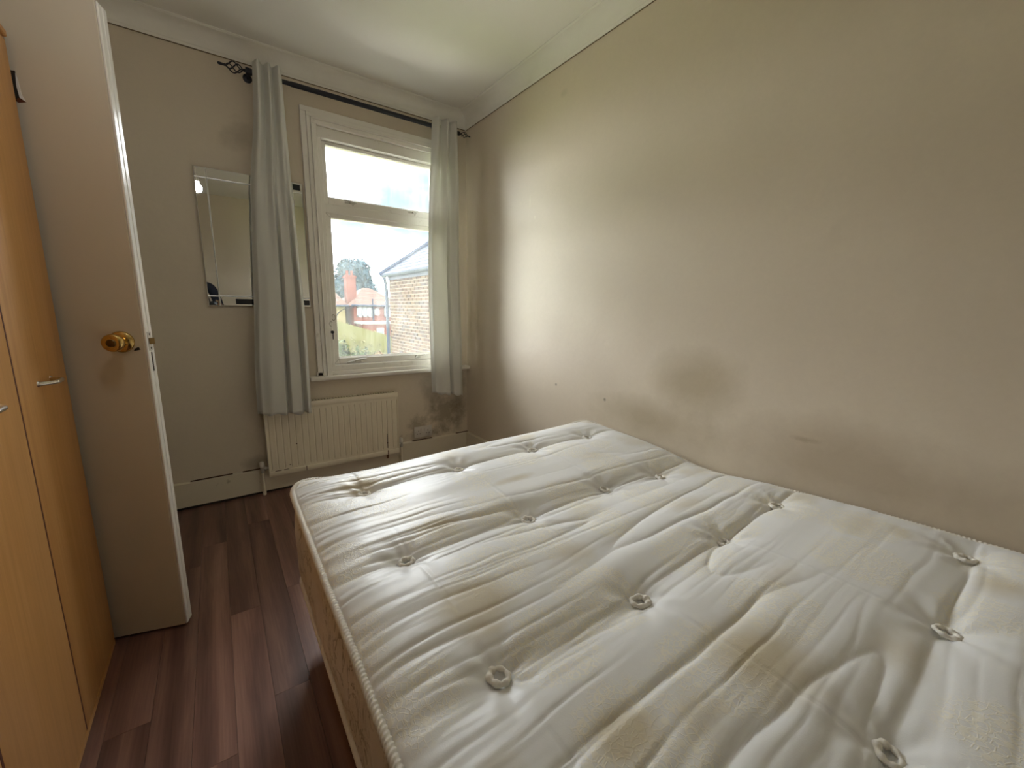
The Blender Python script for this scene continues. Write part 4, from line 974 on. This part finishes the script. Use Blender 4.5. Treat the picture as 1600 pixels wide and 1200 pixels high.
f_ = mbox('window', M_white, 11.35, 12.0, HY - 2.05, HY - 1.99, GZ + 1.75, GZ + 2.4); ap1(f_)
p_ = mbox('pane', M_far_glass, 11.45, 11.9, HY - 2.07, HY - 2.03, GZ + 1.85, GZ + 2.3); p_.parent = f_
h2, ap2 = far_house('rendered_house', 'cream rendered house at the left end of the far row', (7.4, HY + 0.5, GZ), 4.1, 8.0, 4.25, 6.0, M_cream_render, M_roof, [(-1.2, 2.9, 1.0, 1.2, 2)], 0.6)
h3, ap3 = far_house('clay_roof_house', 'low red roofed house half hidden behind the downpipe', (19.0, HY + 3.0, GZ), 7.0, 8.0, 4.2, 5.7, M_redbrick, M_roof, [(-2.4, 2.9, 1.4, 1.1, 2)], 2.2)

def foliage(blobs, n, size, seedn):
    r = np.random.RandomState(seedn); V = []; Q = []
    for i in range(n):
        cx, cy, cz, rx, ry, rz = blobs[r.randint(len(blobs))]; d = r.normal(size=3); d /= np.linalg.norm(d); rad = r.uniform(0.72, 1.02)
        c = np.array([cx + d[0] * rx * rad, cy + d[1] * ry * rad, cz + d[2] * rz * rad]); a = r.normal(size=3); a /= np.linalg.norm(a); b2 = np.cross(a, d + 0.3 * r.normal(size=3)); b2 /= max(np.linalg.norm(b2), 1e-6); s = size * r.uniform(0.6, 1.3)
        k = len(V); V += [c - a * s, c + b2 * s * 0.5, c + a * s, c - b2 * s * 0.5]; Q.append((k, k + 1, k + 2, k + 3))
    me = bpy.data.meshes.new('foliage'); me.from_pydata([tuple(v) for v in V], [], Q); me.update(); return me
def blobs_mesh(blobs, k=0.86):
    m = MB()
    for cx, cy, cz, rx, ry, rz in blobs:
        b = bmesh.new(); bmesh.ops.create_icosphere(b, subdivisions=2, radius=1.0)
        m.merge(b, Matrix.Translation((cx, cy, cz)) @ Matrix.Diagonal((rx * k, ry * k, rz * k, 1)))
    return m
TX, TY = 14.6, 55.0
tree = tag(empty('round_tree', (TX, TY, GZ)), 'tall round leafy tree rising behind the red brick house', 'tree')
bl = [(TX, TY, 4.6, 2.3, 2.3, 2.6), (TX - 1.3, TY, 3.4, 1.6, 1.6, 1.9), (TX + 1.5, TY - 0.3, 3.2, 1.5, 1.6, 2.0), (TX + 0.5, TY - 0.8, 5.3, 1.7, 1.6, 1.8), (TX + 2.2, TY, 1.8, 1.2, 1.2, 1.4), (TX - 0.6, TY - 0.8, 5.6, 1.4, 1.4, 1.4), (TX, TY, 2.2, 2.6, 2.0, 1.8)]
fo = new_obj('crown', foliage(bl, 5200, 0.26, 3), M_leaf); at_parent(fo, tree)
at_parent(blobs_mesh(bl, 0.82).build('inner_crown', M_leaf, smooth=True), tree)
m = MB(); m.tube([(TX, TY, GZ), (TX, TY, 0.5), (TX + 0.1, TY, 3.0)], [0.35, 0.28, 0.15], 10); at_parent(m.build('trunk', M_trunk), tree)

# long sloping-topped hedge and bushes in the nearer gardens
hd = tag(empty('garden_hedge', (6.0, 22.0, GZ)), 'broad pale green hedge with a sloping top below the houses', 'hedge')
bl = []
for i in range(12):
    u = i / 11; xx = 3.2 + 5.0 * u; top = 0.72 - 1.30 * max(0, u - 0.22) / 0.78; hz = (top - GZ) / 2; bl.append((xx, 22.0, GZ + hz, 0.55, 0.9, hz))
at_parent(new_obj('foliage', foliage(bl, 7000, 0.13, 5), M_hedge), hd)
m = MB()
m.prism([(2.7, 21.3, GZ), (8.6, 21.3, GZ), (8.6, 21.3, -0.68), (4.4, 21.3, 0.60), (2.7, 21.3, 0.60)], (0, 1.4, 0)); at_parent(m.build('hedge_core', M_hedge), hd)
for i, (bx, by, top, rx, mt, lab) in enumerate(((2.52, 11.0, 0.42, 0.36, M_bush, 'tall dark green bush at the left edge of the window view'), (3.95, 13.9, -0.10, 0.36, M_bush, 'rounded green bush low in the middle of the window view'), (3.38, 12.5, 0.02, 0.32, M_bush, 'light green bush between two taller ones below the hedge'), (4.95, 15.4, -0.42, 0.38, M_bush_warm, 'russet leaved bush beside the foot of the downpipe'))):
    r = tag(empty('garden_bush', (bx, by, GZ)), lab, 'bush', 'bushes in the near garden'); hz = (top - GZ) / 2
    bl = [(bx, by, GZ + hz, rx, rx, hz), (bx + rx * 0.5, by, GZ + hz * 0.8, rx * 0.7, rx * 0.7, hz * 0.8), (bx - rx * 0.4, by, GZ + hz * 0.9, rx * 0.7, rx * 0.7, hz * 0.85)]
    at_parent(new_obj('foliage', foliage(bl, 1300, 0.10, 20 + i), mt), r); at_parent(blobs_mesh(bl, 0.85).build('inner_foliage', mt, smooth=True), r)
# telephone wire from the outside wall to the far gutter
m = MB(); wp = [(0.30, 3.12, 0.98), (0.86, 4.2, 0.985), (1.12, 5.0, 1.035), (1.50, 6.5, 1.075), (2.2, 9.0, 1.12), (3.35, 13.0, 1.145), (5.1, 19.0, 1.17), (9.85, HY - 0.9, GZ + 4.32)]
wo = []
for a, b2 in zip(wp[:-1], wp[1:]):
    for k in range(6): wo.append(Vector(a).lerp(Vector(b2), k / 6))
wo.append(Vector(wp[-1]))
for _ in range(6): wo = [wo[0]] + [(wo[i - 1] + wo[i] * 2 + wo[i + 1]) / 4 for i in range(1, len(wo) - 1)] + [wo[-1]]
m.tube(wo, [0.003 + 0.0006 * p.y for p in wo], 6)
tag(m.build('telephone_wire', mat_plain('black_cable', (0.004, 0.004, 0.005, 1), 1.0, spec=0.0)), 'thin black telephone wire curving away across the garden view', 'wire')

# ------------------------------------------------------------------ the person taking the picture, seen small in the mirror's lower left corner
M_navy = mat_plain('navy_jacket_cloth', (0.018, 0.024, 0.045, 1), 0.8, nz=0.2, nscale=20)
M_trouser = mat_plain('charcoal_trousers', (0.03, 0.03, 0.034, 1), 0.9)
M_skin = mat_plain('skin', (0.42, 0.25, 0.17, 1), 0.5)
M_hair = mat_plain('dark_hair', (0.02, 0.015, 0.012, 1), 0.6)
QX, QY = -0.17, -0.46
per_r = tag(empty('person', (QX, QY, 0)), 'person in a dark navy jacket holding up a phone, glimpsed in the mirror', 'person')
J = {'pelvis': (0, 0, .92, .135, .105), 'waist': (0, .0, 1.06, .135, .10), 'chest': (0, .01, 1.22, .165, .115), 'collar': (0, .0, 1.37, .13, .085), 'neck': (0, .01, 1.45, .055, .055), 'jaw': (0, .035, 1.52, .062, .072), 'head': (0, .03, 1.60, .076, .092), 'crown': (0, .02, 1.67, .055, .065),
     'shr': (.17, .0, 1.355, .062, .062), 'elr': (.235, .10, 1.12, .046, .046), 'wrr': (.225, .27, 1.165, .030, .027), 'par': (.222, .315, 1.17, .034, .020),
     'shl': (-.17, .0, 1.355, .062, .062), 'ell': (-.13, .12, 1.12, .046, .046), 'wrl': (.02, .27, 1.14, .030, .027), 'pal': (.07, .305, 1.145, .034, .020),
     'hr': (.095, .0, .86, .092, .092), 'knr': (.105, .02, .48, .062, .062), 'anr': (.11, .0, .10, .044, .046), 'tor': (.12, .14, .042, .040, .030),
     'hl': (-.095, .0, .86, .092, .092), 'knl': (-.105, .02, .48, .062, .062), 'anl': (-.11, .0, .10, .044, .046), 'tol': (-.12, .14, .042, .040, .030)}
E_ = [('pelvis', 'waist'), ('waist', 'chest'), ('chest', 'collar'), ('collar', 'neck'), ('neck', 'jaw'), ('jaw', 'head'), ('head', 'crown'), ('collar', 'shr'), ('shr', 'elr'), ('elr', 'wrr'), ('wrr', 'par'),
      ('collar', 'shl'), ('shl', 'ell'), ('ell', 'wrl'), ('wrl', 'pal'), ('pelvis', 'hr'), ('hr', 'knr'), ('knr', 'anr'), ('anr', 'tor'), ('pelvis', 'hl'), ('hl', 'knl'), ('knl', 'anl'), ('anl', 'tol')]
# fingers: four and a thumb on each hand, curled round the phone's edges
for sd, base, inward in (('r', Vector((.222, .325, 1.17)), -1), ('l', Vector((.07, .315, 1.145)), 1)):
    for k in range(4):
        hgt = 0.026 - 0.018 * k; ln = (0.9, 1.0, 0.95, 0.78)[k]
        p0 = base + Vector((0.004 * -inward, 0.012, hgt)); p1 = p0 + Vector((0.006 * -inward, 0.022 * ln, 0)); p2 = p1 + Vector((0.016 * inward, 0.012 * ln, 0)); 
        J[f'f{sd}{k}a'] = (*p0, .0085, .0085); J[f'f{sd}{k}b'] = (*p1, .008, .008); J[f'f{sd}{k}c'] = (*p2, .0068, .0068)
        E_ += [('pa' + sd, f'f{sd}{k}a'), (f'f{sd}{k}a', f'f{sd}{k}b'), (f'f{sd}{k}b', f'f{sd}{k}c')]
    t0 = base + Vector((0.012 * inward, -0.016, 0.022)); t1 = t0 + Vector((0.016 * inward, 0.006, 0.018)); J[f't{sd}a'] = (*t0, .0105, .0105); J[f't{sd}b'] = (*t1, .0085, .0085); E_ += [('pa' + sd, f't{sd}a'), (f't{sd}a', f't{sd}b')]
names = list(J); idx = {n: i for i, n in enumerate(names)}
me = bpy.data.meshes.new('body'); me.from_pydata([J[n][:3] for n in names], [(idx[a], idx[b]) for a, b in E_], []); me.update()
tmp = bpy.data.objects.new('body_rig', me); COL.objects.link(tmp)
sk_m = tmp.modifiers.new('skin', 'SKIN'); sk_m.use_smooth_shade = True
for n in names: me.skin_vertices[0].data[idx[n]].radius = J[n][3:5]
me.skin_vertices[0].data[idx['pelvis']].use_root = True
sb = tmp.modifiers.new('sub', 'SUBSURF'); sb.levels = 2; sb.render_levels = 2
dg = bpy.context.evaluated_depsgraph_get(); bme_ = bpy.data.meshes.new_from_object(tmp.evaluated_get(dg)); bpy.data.objects.remove(tmp)
bme_.materials.clear()
for mm in (M_navy, M_trouser, M_skin, M_dark): bme_.materials.append(mm)
for pl_ in bme_.polygons:
    c = pl_.center; pl_.use_smooth = True
    pl_.material_index = 3 if c.z < 0.10 else (1 if c.z < 0.90 else (2 if (c.z > 1.435 or c.y > 0.262) else 0))
body = new_obj('body', bme_, None, per_r)
def head_part(name, mb_, mat, smooth=True): o = mb_.build(name, mat, per_r, smooth=smooth); return o
def ball(c, r, sub=2):
    m = MB(); b = bmesh.new(); bmesh.ops.create_icosphere(b, subdivisions=sub, radius=1.0); m.merge(b, Matrix.Translation(c) @ Matrix.Diagonal((r[0], r[1], r[2], 1))); return m
h_ = ball((0, 0.005, 1.635), (0.088, 0.098, 0.088), 3); bmesh.ops.delete(h_.bm, geom=[v for v in h_.bm.verts if v.co.z < 1.60 and v.co.y > 0.02], context='VERTS'); head_part('hair', h_, M_hair)
for sx in (-1, 1):
    head_part('eye', ball((sx * 0.030, 0.112, 1.600), (0.011, 0.008, 0.008), 1), M_white); head_part('ear', ball((sx * 0.080, 0.02, 1.59), (0.012, 0.020, 0.030), 2), M_skin)
nm = MB(); nm.prism([(-0.014, 0.105, 1.560), (0.014, 0.105, 1.560), (0, 0.105, 1.600)], (0, 0.022, -0.004)); head_part('nose', nm, M_skin, False)
head_part('mouth', ball((0, 0.108, 1.535), (0.024, 0.008, 0.006), 1), mat_plain('lips', (0.32, 0.13, 0.10, 1), 0.5))
# the phone in the hands: the picture is taken through its lens corner, just behind the viewpoint
ph = tag(empty('phone', (QX + 0.146, QY + 0.333, 1.158)), 'dark slab phone held up level by the person in the mirror', 'phone')
m = MB(); m.box(-0.077, 0.077, -0.004, 0.004, -0.037, 0.037, 0.003, 2); m.build('phone_body', M_reflection_phone_dark, ph, angle=40)
m = MB(); m.lathe([(0, 0), (0.007, 0), (0.007, 0.002), (0.005, 0.0025), (0, 0.0025)], (0.055, 0.0038, 0.018), (0, 1, 0), 16); m.build('lens', M_black, ph, angle=40)
